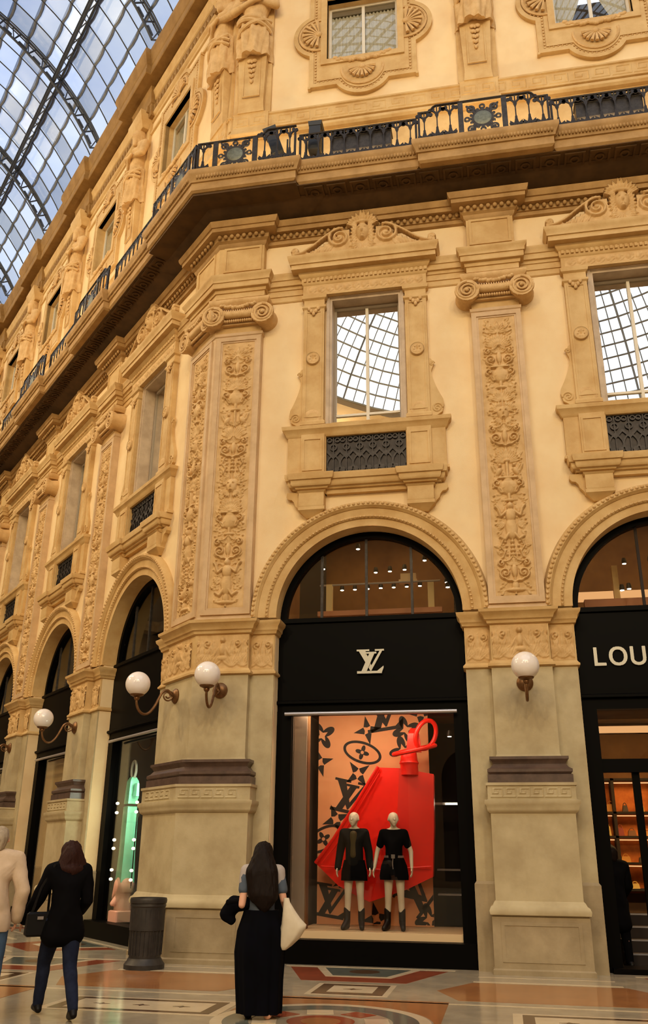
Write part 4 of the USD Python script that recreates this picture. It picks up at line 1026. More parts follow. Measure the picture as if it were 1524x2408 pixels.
# ---------------------------------------------------------------- shop fronts and what is behind them
m_peach = M('display_peach', 'e8a878', 'df9a68', rough=.8, scale=1.5)
m_sillc = M('display_platform', 'd9b98c', rough=.6)
m_wallg = M('display_wall_grey', '9d8774', rough=.7)
m_motif = M('print_black', '1d1714', rough=.7)
m_warmwall = M('shop_wall_brown', '8a6238', '70492a', rough=.8, scale=1.2)
m_orange = M('counter_orange', 'b8703c', rough=.5)
m_post = M('shop_post_cream', 'd5b578', rough=.6)
m_red = M('red_vinyl', 'fb2412', 'f41c0c', rough=.4, scale=2)
m_spot = Emit('spotlight_glow', (1, .86, .6), 14)
m_strip = Emit('light_strip', (1, .5, .2), 1.15)
m_mint = M('mint_plastic', '7fd3ae', '6fc39f', rough=.4, scale=2)
m_skinpink = M('pink_plaster', 'e0a58c', rough=.6)
def spot(loc, label='small round spotlight glowing in the shop ceiling', r=.035, group='ceiling spotlights inside the shop', d=(0, -1, -.4)):
    t = thing('ceiling_spotlight', label, 'spotlight', loc, 0, group)
    mb = MB().lathe([(0, -.01), (r * 1.25, -.01), (r * 1.3, .03), (r * .9, .09), (0, .1)], n=14); put('can', mb, m_iron2, t)
    put('lens', MB().lathe([(0, -.02), (r, -.02), (r, -.012), (0, -.012)], n=14), m_spot, t)
    return t
def front(loc, rot, label, mull=(-.87, -.07, .73), door=False, tan=False):
    t = thing('shopfront', label, 'shopfront', loc, rot)
    a = Point(0, ZS).buffer(HO + .02, 48).intersection(sbox(-2, ZS, 2, 8)); i = Point(0, ZS).buffer(1.49, 48).intersection(sbox(-2, ZS + .05, 2, 8))
    put('arch_frame', MB().ext(a - i, -.42, -.27), m_black, t, 30); put('lunette_glass', MB().ext(i, -.36, -.352), m_glass, t)
    for x in mull:
        h = math.sqrt(1.49 ** 2 - x * x); put('mullion', MB().box(x - .022, x + .022, -.38, -.33, ZS + .04, ZS + h), m_dark if door else m_iron2, t)
    put('sign_panel', MB().box(-HO, HO, -.40, -.26, 3.96, 5.3), m_black, t); put('sign_cornice', MB().loft([(-HO, -.4), (HO, -.4), (HO, -.26), (-HO, -.26)], [(5.3, .0), (5.32, .04), (5.38, .04), (5.39, 0)], -.4), m_black, t); put('sign_moulding', MB().loft([(-HO, -.4), (HO, -.4), (HO, -.26), (-HO, -.26)], [(3.9, 0), (3.92, .05), (3.96, .05), (3.98, 0)], -.4), m_black, t)
    put('lintel', MB().box(-HO, HO, -.45, -.28, 3.74, 3.92), m_black, t)
    for sg in (-1, 1): put('side_post', MB().box(sg * 1.36, sg * HO, -.45, -.27, 0, 3.8), m_black, t)
    return t
sf = front(R(BAY_R[0]), 0, 'black shopfront with a gold monogram and the mannequin display window')
put('awning_bar', MB().tubev([(-1.45, -.16, 3.74), (1.42, -.16, 3.74)], .03, 10), m_silver, sf)
put('base_panel', MB().box(-HO + .1, HO - .0, -.5, -.05, 0, .335), m_black, sf)
put('display_glass', MB().box(-1.36, 1.36, -.385, -.377, .44, 3.76), m_glass, sf)
def Q(pts): return Polygon([((x - 747) * .00279, (1145 - z) * .00273) for x, z in pts])
sfp = stage.GetPrimAtPath(str(sf.GetPath()) + '/sign_panel')
logo_v = unary_union([Q([(676, 1003), (718, 1003), (760, 1112), (748, 1130)]), Q([(806, 1003), (822, 1003), (752, 1130), (744, 1112)]), Q([(664, 994), (742, 994), (742, 1005), (664, 1005)]), Q([(776, 994), (832, 994), (832, 1005), (776, 1005)])])
logo_l = unary_union([Q([(742, 1022), (774, 1022), (722, 1140), (690, 1140)]), Q([(722, 1012), (786, 1012), (786, 1023), (722, 1023)]), Q([(667, 1131), (808, 1131), (820, 1146), (667, 1146)]), Q([(790, 1131), (829, 1100), (829, 1112), (816, 1146), (800, 1146)])])
put('logo_letter', MB().ext(affinity.translate(logo_v, 0, 4.4), -.26, -.225), m_gold, sfp, False); put('logo_letter', MB().ext(affinity.translate(logo_l, 0, 4.4), -.24, -.205), m_gold, sfp, False)
sf2 = front(R(BAY_R[1]), 0, 'black shopfront with gold capital letters above the open lit entrance', (-.42, .6), True)
x = 1.61 - BAY_R[1]; sfp2 = stage.GetPrimAtPath(str(sf2.GetPath()) + '/sign_panel')
for ch in 'LOUIS VUITTON':
    if ch == ' ': x += .17; continue
    m = meshkit.text_mesh(ch, .285, .035, bold=True); v = np.array(m.vertices); w = v[:, 0].max() - v[:, 0].min()
    if ch == 'O': v[:, 0] *= .285 / w; w = .285
    v[:, 0] += x - v[:, 0].min(); put('sign_letter', MB().raw(np.stack([v[:, 0], .26 - v[:, 2], v[:, 1] + 4.43], 1), m.faces), m_gold, sfp2, False); x += w + .048
put('threshold', MB().box(-HO + .1, HO, -.6, -.1, 0, .07), m_black, sf2)
put('door_transom', MB().box(-1.36, 1.36, -.45, -.33, 2.78, 2.98), m_black, sf2)
for xx in (-.87, .35): put('door_stile', MB().box(xx - .045, xx + .06, -.5, -.4, .07, 2.8), m_black, sf2)
put('transom_glass', MB().box(-1.36, 1.36, -.385, -.377, 2.98, 3.74), m_glass, sf2)
for k in range(4):
    f = front(L(BAY_L[k]), -45, f'black shopfront with dark lunette, {ORD[k]} one along the receding wall')
    put('awning_bar', MB().tubev([(-1.4, -.2, 3.72), (1.4, -.2, 3.72)], .03, 8), m_silver, f)
    put('base_panel', MB().box(-HO, HO, -.45, -.1, 0, .3), m_black, f); put('display_glass', MB().box(-1.36, 1.36, -.385, -.377, .3, 3.74), m_glass, f)

def room(name, frame, rot, u, x0, x1, v0, v1, z0, z1, mwall, mfloor=None, mceil=None, mside=None):
    t = thing(name, 'interior shell of a shop behind the arcade', None, frame(u), rot, kind='structure')
    put('back', MB().box(x0, x1, v1 - .05, v1, z0, z1), mwall, t)
    for x in (x0, x1): put('side', MB().box(x - .03, x + .03, v1, v0, z0, z1), mside or mwall, t)
    put('floor', MB().box(x0, x1, v1, v0, z0 - .05, z0), mfloor or mwall, t); put('ceiling', MB().box(x0, x1, v1, v0, z1, z1 + .05), mceil or mwall, t)
    return t
def rl_(loc, to, w, h, i, c=WARM): return rectlight('/World/lamp', loc, to, w, h, i, c)
B1, B2 = BAY_R
# display window
dr = room('wall_display', R, 0, B1, -1.42, 1.42, -.42, -3.4, .34, 3.98, m_dark, m_sillc, m_warmwall, m_wallg)
dp_ = thing('display_platform', 'pale timber display platform under the two mannequins', 'platform', R(B1)); put('top', MB().box(-1.26, 1.44, -1.9, -.36, .345, .435), m_sillc, dp_); put('front_edge', MB().box(-1.26, 1.45, -.36, -.33, .335, .44), m_sillc, dp_)
bd = thing('backdrop_panel', 'peach backdrop printed with black flowers and monograms behind the red bag', 'backdrop', R(B1, 0, -1.75)); bdp = put('panel', MB().box(-1.18, .82, -.04, 0, .44, 3.95), m_peach, bd)
def star(r=.18, ri=.06, n=4, rot=0): return Polygon([((r if i % 2 == 0 else ri) * math.cos(i * PI / n + rot), (r if i % 2 == 0 else ri) * math.sin(i * PI / n + rot)) for i in range(2 * n)])
def petals(r=.17): return unary_union([affinity.rotate(affinity.translate(affinity.scale(Point(0, 0).buffer(1, 12), r * .52, r * .3), r * .55, 0), 90 * i, origin=(0, 0)) for i in range(4)])
lv = affinity.translate(affinity.scale(logo_v.union(logo_l), 1.5, 1.5, origin=(0, 0)), 0, -.3)
ovalf = (affinity.scale(Point(0, 0).buffer(1, 24), .36, .19) - affinity.scale(Point(0, 0).buffer(1, 24), .31, .145)).union(petals(.12) - Point(0, 0).buffer(.03))
fl4 = petals(.24) - star(.12, .05)
def motif(p, x, z, rot=0, s=1): put('printed_motif', MB().ext(affinity.translate(affinity.scale(affinity.rotate(p, rot, origin=(0, 0)), s, s, origin=(0, 0)), x - B1, z).intersection(sbox(-1.18, .46, .82, 3.94)), 0, .004), m_motif, bdp, False)
st4 = star(.26, .09).difference(star(.1, .05, rot=.78))
motif(ovalf, -2.42, 3.27, -18); motif(st4, -2.5, 2.9, 35); motif(lv, -2.66, 2.5, -12, .9); motif(st4, -2.9, 2.13, 20); motif(st4, -2.32, 3.66, 10); motif(lv, -2.02, 3.95, 8); motif(fl4, -1.62, 3.66, 20); motif(fl4, -1.68, 3.3, 15)
motif(fl4, -3.16, 3.58, 30); motif(st4, -3.2, 3.1, 15); motif(ovalf, -3.12, 1.8, 30); motif(lv, -2.98, .8, -8, .85); motif(st4, -2.72, 1.16, 30); motif(lv, -1.5, .95, 50, .9); motif(fl4, -1.3, .55, 15); motif(st4, -2.2, .55, 12); motif(st4, -1.35, 3.95, 0)
col = thing('display_column', 'pale grey column at the left inside the display window', 'column', R(B1 - 1.28, 0, -.75)); put('column', MB().box(-.1, .12, -.14, .14, .44, 3.95), m_wallg, col); put('side_strip', MB().box(.12, .135, -.1, .1, .44, 3.95), m_warmwall, col)
put('back_shelf', MB().box(.86, 1.38, -2.6, -2.3, 2.4, 2.44).box(.86, 1.38, -2.6, -2.3, 1.3, 1.33).box(.86, 1.38, -2.6, -2.3, .9, .93), m_silver, dr)
put('light_strip', MB().box(1.05, 1.3, -2.3, -2.26, 2.4, 2.43), m_spot, dr)
spot(R(B1 + 1.22, 3.5, -1.4), 'single small spotlight at the upper right inside the display window')
rl_(R(B1 - .15, 3.9, -.62), R(B1 - .15, 1.5, -1.6), 2.2, .3, 19, (1, .74, .5)); rl_(R(B1 - .9, 3.9, -.55), R(B1 - .5, 1.2, -1.2), .5, .2, 22, (1, .8, .62))
# the giant red bag with its flange and ring
def C2p(px, py, v):  # display outline points, photograph crop to wall coordinates at depth v (measured once)
    k = (14.37 - v) / 14.77
    return px, py
bag = thing('red_bag_sculpture', 'giant glossy red bag sculpture with ring handle behind the mannequins', 'sculpture', R(0, 0, 0))
front_pts = [(-2.04, 2.96), (-1.68, 2.93), (-1.11, 2.84), (-1.13, 2.0), (-1.18, 1.22), (-1.62, 1.02), (-2.22, .83), (-2.48, .93), (-2.76, 1.06), (-3.18, 1.40)]
vd = [-1.25, -1.05, -1.2, -1.12, -1.2, -1.1, -1.12, -1.2, -1.25, -1.4]; ctr = (-1.95, 1.75)
n = len(front_pts); V = [(x, -v, z) for (x, z), v in zip(front_pts, vd)] + [(x * .985 + ctr[0] * .015, 1.62, z) for x, z in front_pts] + [(-1.95, 1.0, 1.5), (-1.72, .98, 2.2)]
F = [(i, (i + 1) % n, n + (i + 1) % n, n + i) for i in range(n)]; T = []
for i in range(n):
    c = 2 * n + 1 if i in (0, 1, 2) else 2 * n
    T.append((i, c, (i + 1) % n))
T += [(2 * n, 2 * n + 1, 0), (2 * n, 3, 2 * n + 1)]
mb = MB().raw(V, F); mb.raw(V, T); mb.raw(V[n:2 * n], [(0, i, i + 1) for i in range(1, n - 1)]); put('body', mb, m_red, bag, 20)
mb = MB(); mb.tubev([(-2.06, -1.2, 2.97), (-2.5, -1.22, 2.3), (-2.85, -1.28, 1.8), (-3.18, -1.36, 1.41)], .03, 8); mb.tubev([(-2.04, -1.18, 2.85), (-2.75, -1.2, 1.75), (-3.05, -1.25, 1.4)], .016, 6); put('edge_piping', mb, m_red, bag)
put('seam', MB().tubev([(-3.05, -1.22, 1.36), (-2.0, -1.0, 1.32), (-1.2, -1.1, 1.38)], .014, 6), m_red, bag)
put('neck', MB().lathe([(0, 2.82), (.16, 2.82), (.15, 2.98), (.17, 3.02), (.15, 3.06), (.13, 3.22), (0, 3.22)], (-1.52, 1.15, 0), 24), m_red, bag)
a = np.linspace(0, 2 * PI, 40); put('flange', MB().tube([(-1.42 + .36 * math.cos(q), 1.15 + .3 * math.sin(q), 3.24 + .07 * math.cos(q) + .05 * math.sin(q)) for q in a[:-1]], .035, 8, True), m_red, bag)
put('ring_handle', MB().tube([(-1.22 + .16 * math.cos(q) + .06 * math.sin(q), 1.2 + .1 * math.cos(q), 3.5 + .24 * math.sin(q)) for q in a[:-1]], .04, 8, True), m_red, bag)
put('strap', MB().loft([(-1.56, -1.2), (-1.3, -1.2), (-1.3, -1.12), (-1.56, -1.12)], [(3.2, 0), (3.3, -.01), (3.5, -.03), (3.6, -.08)]), m_red, bag)

# upper floor seen through the lunettes
for b, nm in ((B1, 0), (B2, 1)):
    lr_ = room('wall_mezzanine', R, 0, b, -1.9, 1.9, -.45, -4.2, 5.3, 8.2, m_warmwall, m_warmwall, m_warmwall)
    rl_(R(b, 8.1, -2.0), R(b, 5.3, -2.2), 2.4, 1.5, 6, (1, .7, .3))
ct = thing('mezzanine_counter', 'orange timber ledge with cream posts and a rail behind the first lunette', 'counter', R(B1))
put('ledge', MB().box(-1.02, 1.22, -.9, -.7, 5.55, 5.64), m_orange, ct)
for xx, hh in ((-.82, .66), (1.03, .62)): put('post', MB().box(xx - .055, xx + .055, -.86, -.76, 5.64, 5.5 + hh), m_post, ct)
put('rail', MB().tubev([(-1.0, -.8, 6.15), (1.2, -.8, 6.15)], .018, 8), m_silver, ct)
put('display_block', MB().box(.45, .78, -1.0, -.85, 6.16, 6.22).box(.48, .76, -1.0, -.88, 6.22, 6.34), m_sillc, ct)
for i in range(7): spot(R(B1 - .62 + .24 * i, 6.12 + .003 * i, -1.0), 'one of the row of bright spots under the rail of the first lunette', .032, 'row of spots in the first lunette')
for x_, z_, v_, lb in ((-.35, 6.98, -1.2, 'spotlight near the top of the first lunette, left of the mullion'), (.92, 6.62, -1.0, 'spotlight on the upper right curve of the first lunette'), (-.98, 6.55, -1.0, 'spotlight on the left curve of the first lunette'), (1.32, 6.12, -.8, 'upper of the two close spots at the right end of the lunette'), (1.33, 6.03, -.8, 'lower of the two close spots at the right end of the lunette'), (-.12, 6.75, -2, 'faint middle spotlight in the first lunette, beside the mullion'), (.16, 6.76, -2, 'faint middle spotlight in the first lunette, second from the mullion'), (.45, 6.78, -2, 'faint middle spotlight in the first lunette, third from the mullion')): spot(R(B1 + x_, z_, v_), lb, .035)
for i in range(4): spot(R(B1 + 1.46, 5.52 + .07 * i, -.7), 'one of four stacked light dots at the right foot of the first lunette', .022, 'four stacked light dots in the first lunette')
for x_, z_, v_ in ((-.5, 6.5, -1.4), (-.05, 6.52, -1.4), (.4, 6.54, -1.4), (-.62, 5.95, -1.2), (-.5, 5.97, -1.2), (-.1, 5.96, -1.2), (.3, 5.98, -1.2)): spot(R(B2 + x_, z_, v_), 'one of the bright spots in the lunette above the gold letters', .035, 'spots in the second lunette')
mz = thing('mezzanine_light_band', 'glowing orange wall band behind the second lunette', 'light', R(B2)); put('band', MB().box(-1.4, 1.6, -1.62, -1.58, 5.86, 6.04), m_strip, mz); put('counter', MB().box(-1.3, 1.6, -1.2, -1.0, 5.36, 5.74), m_orange, mz); put('post', MB().box(-.76, -.66, -1.3, -1.2, 5.74, 6.4), m_post, mz)

# lit entrance: shelves, steps and a shopper
en = room('wall_entrance', R, 0, B2, -1.6, 1.9, -.42, -5.2, 0, 3.95, m_warmwall, m_dark, m_warmwall, m_dark)
rl_(R(B2, 3.85, -2.6), R(B2, 1, -3.4), 2.6, 1.4, 14, (1, .6, .22))
lb = thing('light_band', 'bright orange light band across the top of the entrance', 'light', R(B2)); put('band', MB().box(-1.5, 1.8, -1.2, -1.1, 3.48, 3.58), m_strip, lb); put('valance', MB().box(-1.5, 1.8, -1.25, -1.05, 3.58, 3.62), m_warmwall, lb)
m_shelfglow = M('lit_shelf_panel', 'd9782a', 'b85c18', rough=.7, scale=4, emit=.0)
sh = thing('shelf_unit', 'glowing orange shelf wall with goods inside the entrance', 'shelving', R(B2, 0, -4.6)); put('back_panel', MB().box(-1.5, 1.8, -.4, -.36, .9, 3.0), m_shelfglow, sh)
for z_ in (.95, 1.42, 1.9, 2.35, 2.98): put('shelf', MB().box(-1.5, 1.8, -.36, 0, z_, z_ + .04), m_dark, sh)
for x_ in (-1.5, -.75, 0.05, .9, 1.8): put('upright', MB().box(x_ - .03, x_ + .03, -.36, 0, .9, 3.02), m_dark, sh)
for z_ in (1.38, 1.86, 2.31, 2.94): put('light_strip', MB().box(-1.47, 1.77, -.3, -.27, z_, z_ + .02), m_strip, sh)
m_bags = [M('goods_' + c, c, rough=.6) for c in ('7a4a1e', 'c9862f', '3a2412', 'd9b25a', '8c2f1c')]
rd = random.Random(9); k = 0
for z_ in (.99, 1.46, 1.94, 2.39):
    x_ = -1.4
    while x_ < .5:
        w_, h_ = rd.uniform(.1, .2), rd.uniform(.12, .26)
        b = thing('handbag', f'small handbag on the lit orange shelves inside the entrance', 'bag', R(B2 + x_ + w_ / 2, z_, -4.78), 0, 'handbags on the lit shelves')
        put('body', MB().loft([(-w_ / 2, -.06), (w_ / 2, -.06), (w_ / 2, .06), (-w_ / 2, .06)], [(0, 0), (h_ * .7, -.015), (h_ * .72, -.03)]), m_bags[k % 5], b)
        put('handle', MB().tubev([(w_ * .28 * math.cos(q), 0, h_ * .7 + h_ * .3 * math.sin(q)) for q in np.linspace(0, PI, 8)], .008, 5), m_bags[k % 5], b); x_ += w_ + rd.uniform(.06, .16); k += 1
for i in range(4):
    s_t = thing('entrance_step', f'dark stair with pale nosing inside the entrance, {ORD[i]} from the floor', 'step', R(B2, 0, -1.2 - .32 * i)); put('tread', MB().box(-1.2, 1.8, -.32, 0, 0, .17 * (i + 1)), m_dark, s_t); put('nosing', MB().box(-1.2, 1.8, -.015, .006, .17 * (i + 1) - .015, .17 * (i + 1) + .008), m_silver, s_t)
# shops of the receding wall
m_beige = M('beige_blind', 'cfae78', 'c29d66', rough=.8)
for k in range(4):
    room('wall_shop', L, -45, BAY_L[k], -1.8, 1.8, -.45, -3.5, .0, 8.0, m_dark)
    rl_(L(BAY_L[k], 7.0, -1.8), L(BAY_L[k], 4, -2.5), .8, .5, .5, (1, .7, .4))
bl = thing('window_blind', 'beige blind filling the second shop window of the receding wall', 'blind', L(BAY_L[1], 0, -.5), -45); put('fabric', MB().box(-1.34, 1.34, -.03, 0, .3, 3.7), m_beige, bl); put('hem_bar', MB().box(-1.34, 1.34, -.04, .01, .3, .34), m_beige, bl)
for k in (1, 2): spot(L(BAY_L[k] - .4, 6.55, -.8), f'bright lamp inside the {ORD[k]} lunette of the receding wall', .09)
# tall mint green display with bulbs
gs = L(3.95, 0, -.55)
mi = thing('mint_display', 'tall mint green display column on a pink plaster hand, ringed by light bulbs', 'display', gs, -45)
put('body', MB().loft([(-.13, -.12), (.13, -.12), (.13, .12), (-.13, .12)], [(1.0, .02), (1.5, 0), (2.4, -.01), (2.42, -.04)]), m_mint, mi); put('dark_band', MB().loft([(-.13, -.12), (.13, -.12), (.13, .12), (-.13, .12)], [(2.41, -.03), (2.47, -.03)]), m_black, mi)
put('upper_body', MB().loft([(-.115, -.11), (.115, -.11), (.115, .11), (-.115, .11)], [(2.46, 0), (2.9, -.02), (2.98, -.06)]), m_mint, mi)
put('gold_ring', MB().tubev([(.12 * math.cos(q), .0, 3.13 + .17 * math.sin(q)) for q in np.linspace(0, 2 * PI, 24)[:-1]], .028, 7, True), m_gold, mi)
put('fin', MB().loft([(.17, -.05), (.3, -.03), (.3, .03), (.17, .05)], [(2.6, 0), (2.85, -.01)]), m_mint, mi)
put('pink_hand', MB().tm(to_tm(bones(dict(a=((0, 0, .5), .17), b=((0, 0, .75), .14), c=((0, 0, .95), .2), f1=((-.16, -.12, .72), .05), f2=((-.02, -.2, .62), .05)), [('a', 'b'), ('b', 'c'), ('c', 'f1'), ('b', 'f2')], 2, .05), 5)), m_skinpink, mi, True); put('pedestal', MB().loft([(-.2, -.2), (.2, -.2), (.2, .2), (-.2, .2)], [(.3, 0), (.48, 0), (.5, -.03)]), m_skinpink, mi)
m_bulb = Emit('bulb_glow', (1, .86, .5), 6)
for sg in (-1, 1):
    put('bulb_post', MB().tubev([(sg * .34, .0 if sg > 0 else .13, .9), (sg * .36, .0 if sg > 0 else .13, 2.55)], .012, 6), m_black, mi)
    for z_ in (1.05, 1.22, 1.62, 1.78, 2.3, 2.48): put('bulb', MB().ballv(sg * .35, .02 if sg > 0 else .15, z_, (.045, .035, .03), 2), m_bulb, mi, True)
rl_(L(3.0, 2.6, -.5), L(3.95, 1.7, -.55), .4, 1.2, 26, (.85, 1, .8))  # unseen light added behind the pier to brighten the mint column

# ---------------------------------------------------------------- trash bin
m_bin = M('bin_metal', '3f3a35', '332f2b', rough=.5, metal=.5, scale=8)
tb = thing('trash_bin', 'dark grey cylindrical metal trash bin against the corner pier', 'trash bin', (-5.19, 13.32, 0))
put('base', MB().lathe([(0, 0), (.29, 0), (.29, .06), (.25, .11), (.235, .14), (0, .14)], n=32), m_bin, tb); put('body', MB().lathe([(0, .13), (.225, .13), (.23, .2), (.245, .8), (.26, .82), (.255, .86), (.25, .86), (.25, .5), (0, .5)], n=32), m_bin, tb)
put('rim', MB().lathe([(.235, .86), (.265, .86), (.27, .9), (.26, .93), (.24, .93), (.235, .86)], n=32), m_bin, tb)
sl = MB()
for i in range(24): a = 2 * PI * i / 24; sl.tube([(.232 * math.cos(a), .232 * math.sin(a), .18), (.247 * math.cos(a), .247 * math.sin(a), .78)], .008, 5)
put('ribs', sl, m_bin, tb)
# ---------------------------------------------------------------- people and mannequins (local frame: facing +y, x to their right)
def hand_bones(J, B, side, w, d, curl=.5, s=1.0):
    """a palm and five fingers from the wrist point w, pointing along d; side = +1 right, -1 left"""
    w = np.array(w, float); d = np.array(d, float) / np.linalg.norm(d); f = np.array([0, 1.0, 0]); f = f - d * (f @ d); f /= np.linalg.norm(f); n = np.cross(d, f)
    J['pw' + str(side)] = (w, .022 * s); ks = []
    for i, (o, ln) in enumerate(((.030, .068), (.011, .076), (-.009, .07), (-.028, .056))):
        k = w + d * .085 * s + f * o * s; J[f'k{side}{i}'] = (k, .0115 * s); ks.append(f'k{side}{i}')
        bend = n * (-side) * curl; m1 = k + (d + bend * .5) * ln * .5 * s; m2 = m1 + (d * .8 + bend) * ln * .5 * s / 1.1
        J[f'm{side}{i}'] = (m1, .0095 * s); J[f't{side}{i}'] = (m2, .0085 * s); B += [(f'k{side}{i}', f'm{side}{i}'), (f'm{side}{i}', f't{side}{i}')]
    B.append(('pw' + str(side), *ks))
    tb_ = w + d * .03 * s + f * .03 * s; J[f'th{side}'] = (tb_, .013 * s); J[f'th2{side}'] = (tb_ + (d * .6 + f * .8) * .04 * s, .0105 * s); J[f'th3{side}'] = (tb_ + (d * .9 + f * .9) * .058 * s, .009 * s)
    B += [('pw' + str(side), f'th{side}'), (f'th{side}', f'th2{side}'), (f'th2{side}', f'th3{side}')]
def body(J, fem=True, H=1.68, head_turn=0, hands=None, refine=.03):
    """J gives the pose: hipL hipR kneeL kneeR ankL ankR toeL toeR shL shR elL elR wrL wrR neck head pelvis chest (positions)"""
    r = dict(hipL=.088, hipR=.088, kneeL=.056, kneeR=.056, ankL=.038, ankR=.038, toeL=.03, toeR=.03, shL=.05, shR=.05, elL=.037, elR=.037, wrL=.026, wrR=.026, neck=.05, pelvis=.12, chest=.115)
    K = {k: (np.array(v, float), r.get(k, .05)) for k, v in J.items()}
    hd = np.array(J['head'], float); t = head_turn; fx = np.array([math.sin(t), math.cos(t), 0]); sx = np.array([math.cos(t), -math.sin(t), 0]); up = np.array([0, 0, 1.0])
    K.update(head=(hd + up * .03, .083), occ=(hd - fx * .03 + up * .02, .078), jaw=(hd + fx * .045 - up * .065, .042), chin=(hd + fx * .065 - up * .09, .022), brow=(hd + fx * .06 + up * .03, .035), nose=(hd + fx * .098 - up * .012, .012), nosb=(hd + fx * .082 + up * .02, .012),
             earL=(hd - sx * .082 - up * .01, .016), earR=(hd + sx * .082 - up * .01, .016), lip=(hd + fx * .084 - up * .05, .016), chk1=(hd + fx * .05 + sx * .035 - up * .02, .035), chk2=(hd + fx * .05 - sx * .035 - up * .02, .035), nkt=(hd - fx * .01 - up * .07, .047))
    for q, sg in (('L', -1), ('R', 1)):
        a, b = np.array(J['knee' + q]), np.array(J['ank' + q]); K['calf' + q] = (a + (b - a) * .3 + np.array([0, -.02, 0]), .052)
        K['heel' + q] = (b + np.array([0, -.035, -.04]), .03); h, kn = np.array(J['hip' + q]), np.array(J['knee' + q]); K['thigh' + q] = (h + (kn - h) * .35, .08)
    B = [('pelvis', 'chest'), ('chest', 'shL', 'shR'), ('shL', 'shR', 'neck'), ('neck', 'nkt'), ('nkt', 'head'), ('head', 'occ'), ('head', 'brow', 'chk1', 'chk2', 'jaw'), ('jaw', 'chin'), ('jaw', 'lip'), ('nose', 'nosb'), ('nosb', 'brow'), ('head', 'earL'), ('head', 'earR'), ('pelvis', 'hipL', 'hipR')]
    for q in 'LR': B += [('hip' + q, 'thigh' + q), ('thigh' + q, 'knee' + q), ('knee' + q, 'calf' + q), ('calf' + q, 'ank' + q), ('ank' + q, 'heel' + q, 'toe' + q), ('sh' + q, 'el' + q), ('el' + q, 'wr' + q)]
    m = bones(K, B, 2, refine); HB, HJ = [], {}
    for side, q in ((-1, 'L'), (1, 'R')):
        d = np.array(J['wr' + q]) - np.array(J['el' + q]) if not (hands and q in hands) else np.array(hands[q], float)
        hand_bones(HJ, HB, side, J['wr' + q], d)
    hm = bones(HJ, HB, 1, .007)
    return to_tm(mf.Manifold.batch_boolean([m, hm], mf.OpType.Add), 5), K
def garment(K, Bn, grow, ref=.03, it=8, over=None):
    G = {k: (p, r + grow) for k, (p, r) in K.items()}
    if over: G.update({k: (np.array(p, float), r) for k, (p, r) in over.items()})
    return to_tm(bones(G, Bn, 2, ref), it)
def ripple(t, amp, fz, fa, seed=0):
    """pushes a mesh in and out: fz, fa are the noise scales along the height and round it"""
    t = t.subdivide() if len(t.faces) < 6000 else t
    n = np.array(t.vertex_normals); v = np.array(t.vertices)
    t.vertices = v + n * ((meshkit.fbm(v * [fa, fa, fz] + 7.3, 3, seed) - .5) * 2 * amp)[:, None]; return t
def rings(R_, n=48, fold=0, nf=9, close=True):
    """R_: [(z, cx, cy, rx, ry)...] -> a skirt or trunk of elliptical rings with folds"""
    V = []; F = []; m = len(R_)
    for k, (z, cx, cy, rx, ry) in enumerate(R_):
        for i in range(n):
            a = 2 * PI * i / n; f = 1 + fold * (1 - k / (m - 1)) * (math.sin(nf * a) + .5 * math.sin(nf * 1.7 * a + 1))
            V.append((cx + rx * f * math.cos(a), cy + ry * f * math.sin(a), z))
    for k in range(m - 1):
        for i in range(n): j = (i + 1) % n; F.append((k * n + i, k * n + j, (k + 1) * n + j, (k + 1) * n + i))
    c = len(V); V += [(R_[0][1], R_[0][2], R_[0][0]), (R_[-1][1], R_[-1][2], R_[-1][0])]
    mb = MB().raw(V, F); mb.raw(V, [((i + 1) % n, i, c) for i in range(n)] + [((m - 1) * n + i, (m - 1) * n + (i + 1) % n, c + 1) for i in range(n)]); return mb
m_skin = M('skin', 'd8a184', rough=.55); m_manq = M('mannequin_cream', 'ead9bf', rough=.45)
m_blackcloth = M('black_cloth', '070607', '0b0a0c', rough=.9, spec=.06, scale=6); m_navy = M('navy_black_cloth', '060609', '08080f', rough=.9, spec=.06, scale=5); m_charc = M('charcoal_jacket', '161513', rough=.8, spec=.15)
m_denimdark = M('denim_dark', '1d2338', '151a2c', rough=.9, spec=.15, scale=12); m_denim = M('denim_blue', '3d5570', '2e4560', rough=.9, scale=10)
m_cream = M('cream_knit', 'cdb59b', 'bfa78c', rough=.95, scale=8); m_hairbr = M('hair_brown', '331b15', '24120e', rough=.6, spec=.1, scale=30, stretch=(6, 6, .6)); m_hairdk = M('hair_dark_brown', '120b08', '1c110b', rough=.6, spec=.1, scale=30, stretch=(6, 6, .6)); m_hairgr = M('hair_grey_blond', 'a8977f', '8d7d68', rough=.7, scale=25)
m_boot = M('boot_leather', '1c120e', rough=.45, spec=.3); m_bagw = M('white_bag_fabric', 'd9cbb2', 'cbbca2', rough=.9, scale=5); m_bluegrey = M('blue_grey_shirt', '4a5361', rough=.9); m_olive = M('olive_blouse', '4d3f1a', rough=.8); m_card = M('pale_paper', 'a79b94', rough=.7); m_shoe = M('shoe_dark', '0c0908', rough=.5, spec=.2); m_buckle = M('belt_silver', 'b8aca4', rough=.3, metal=.8)

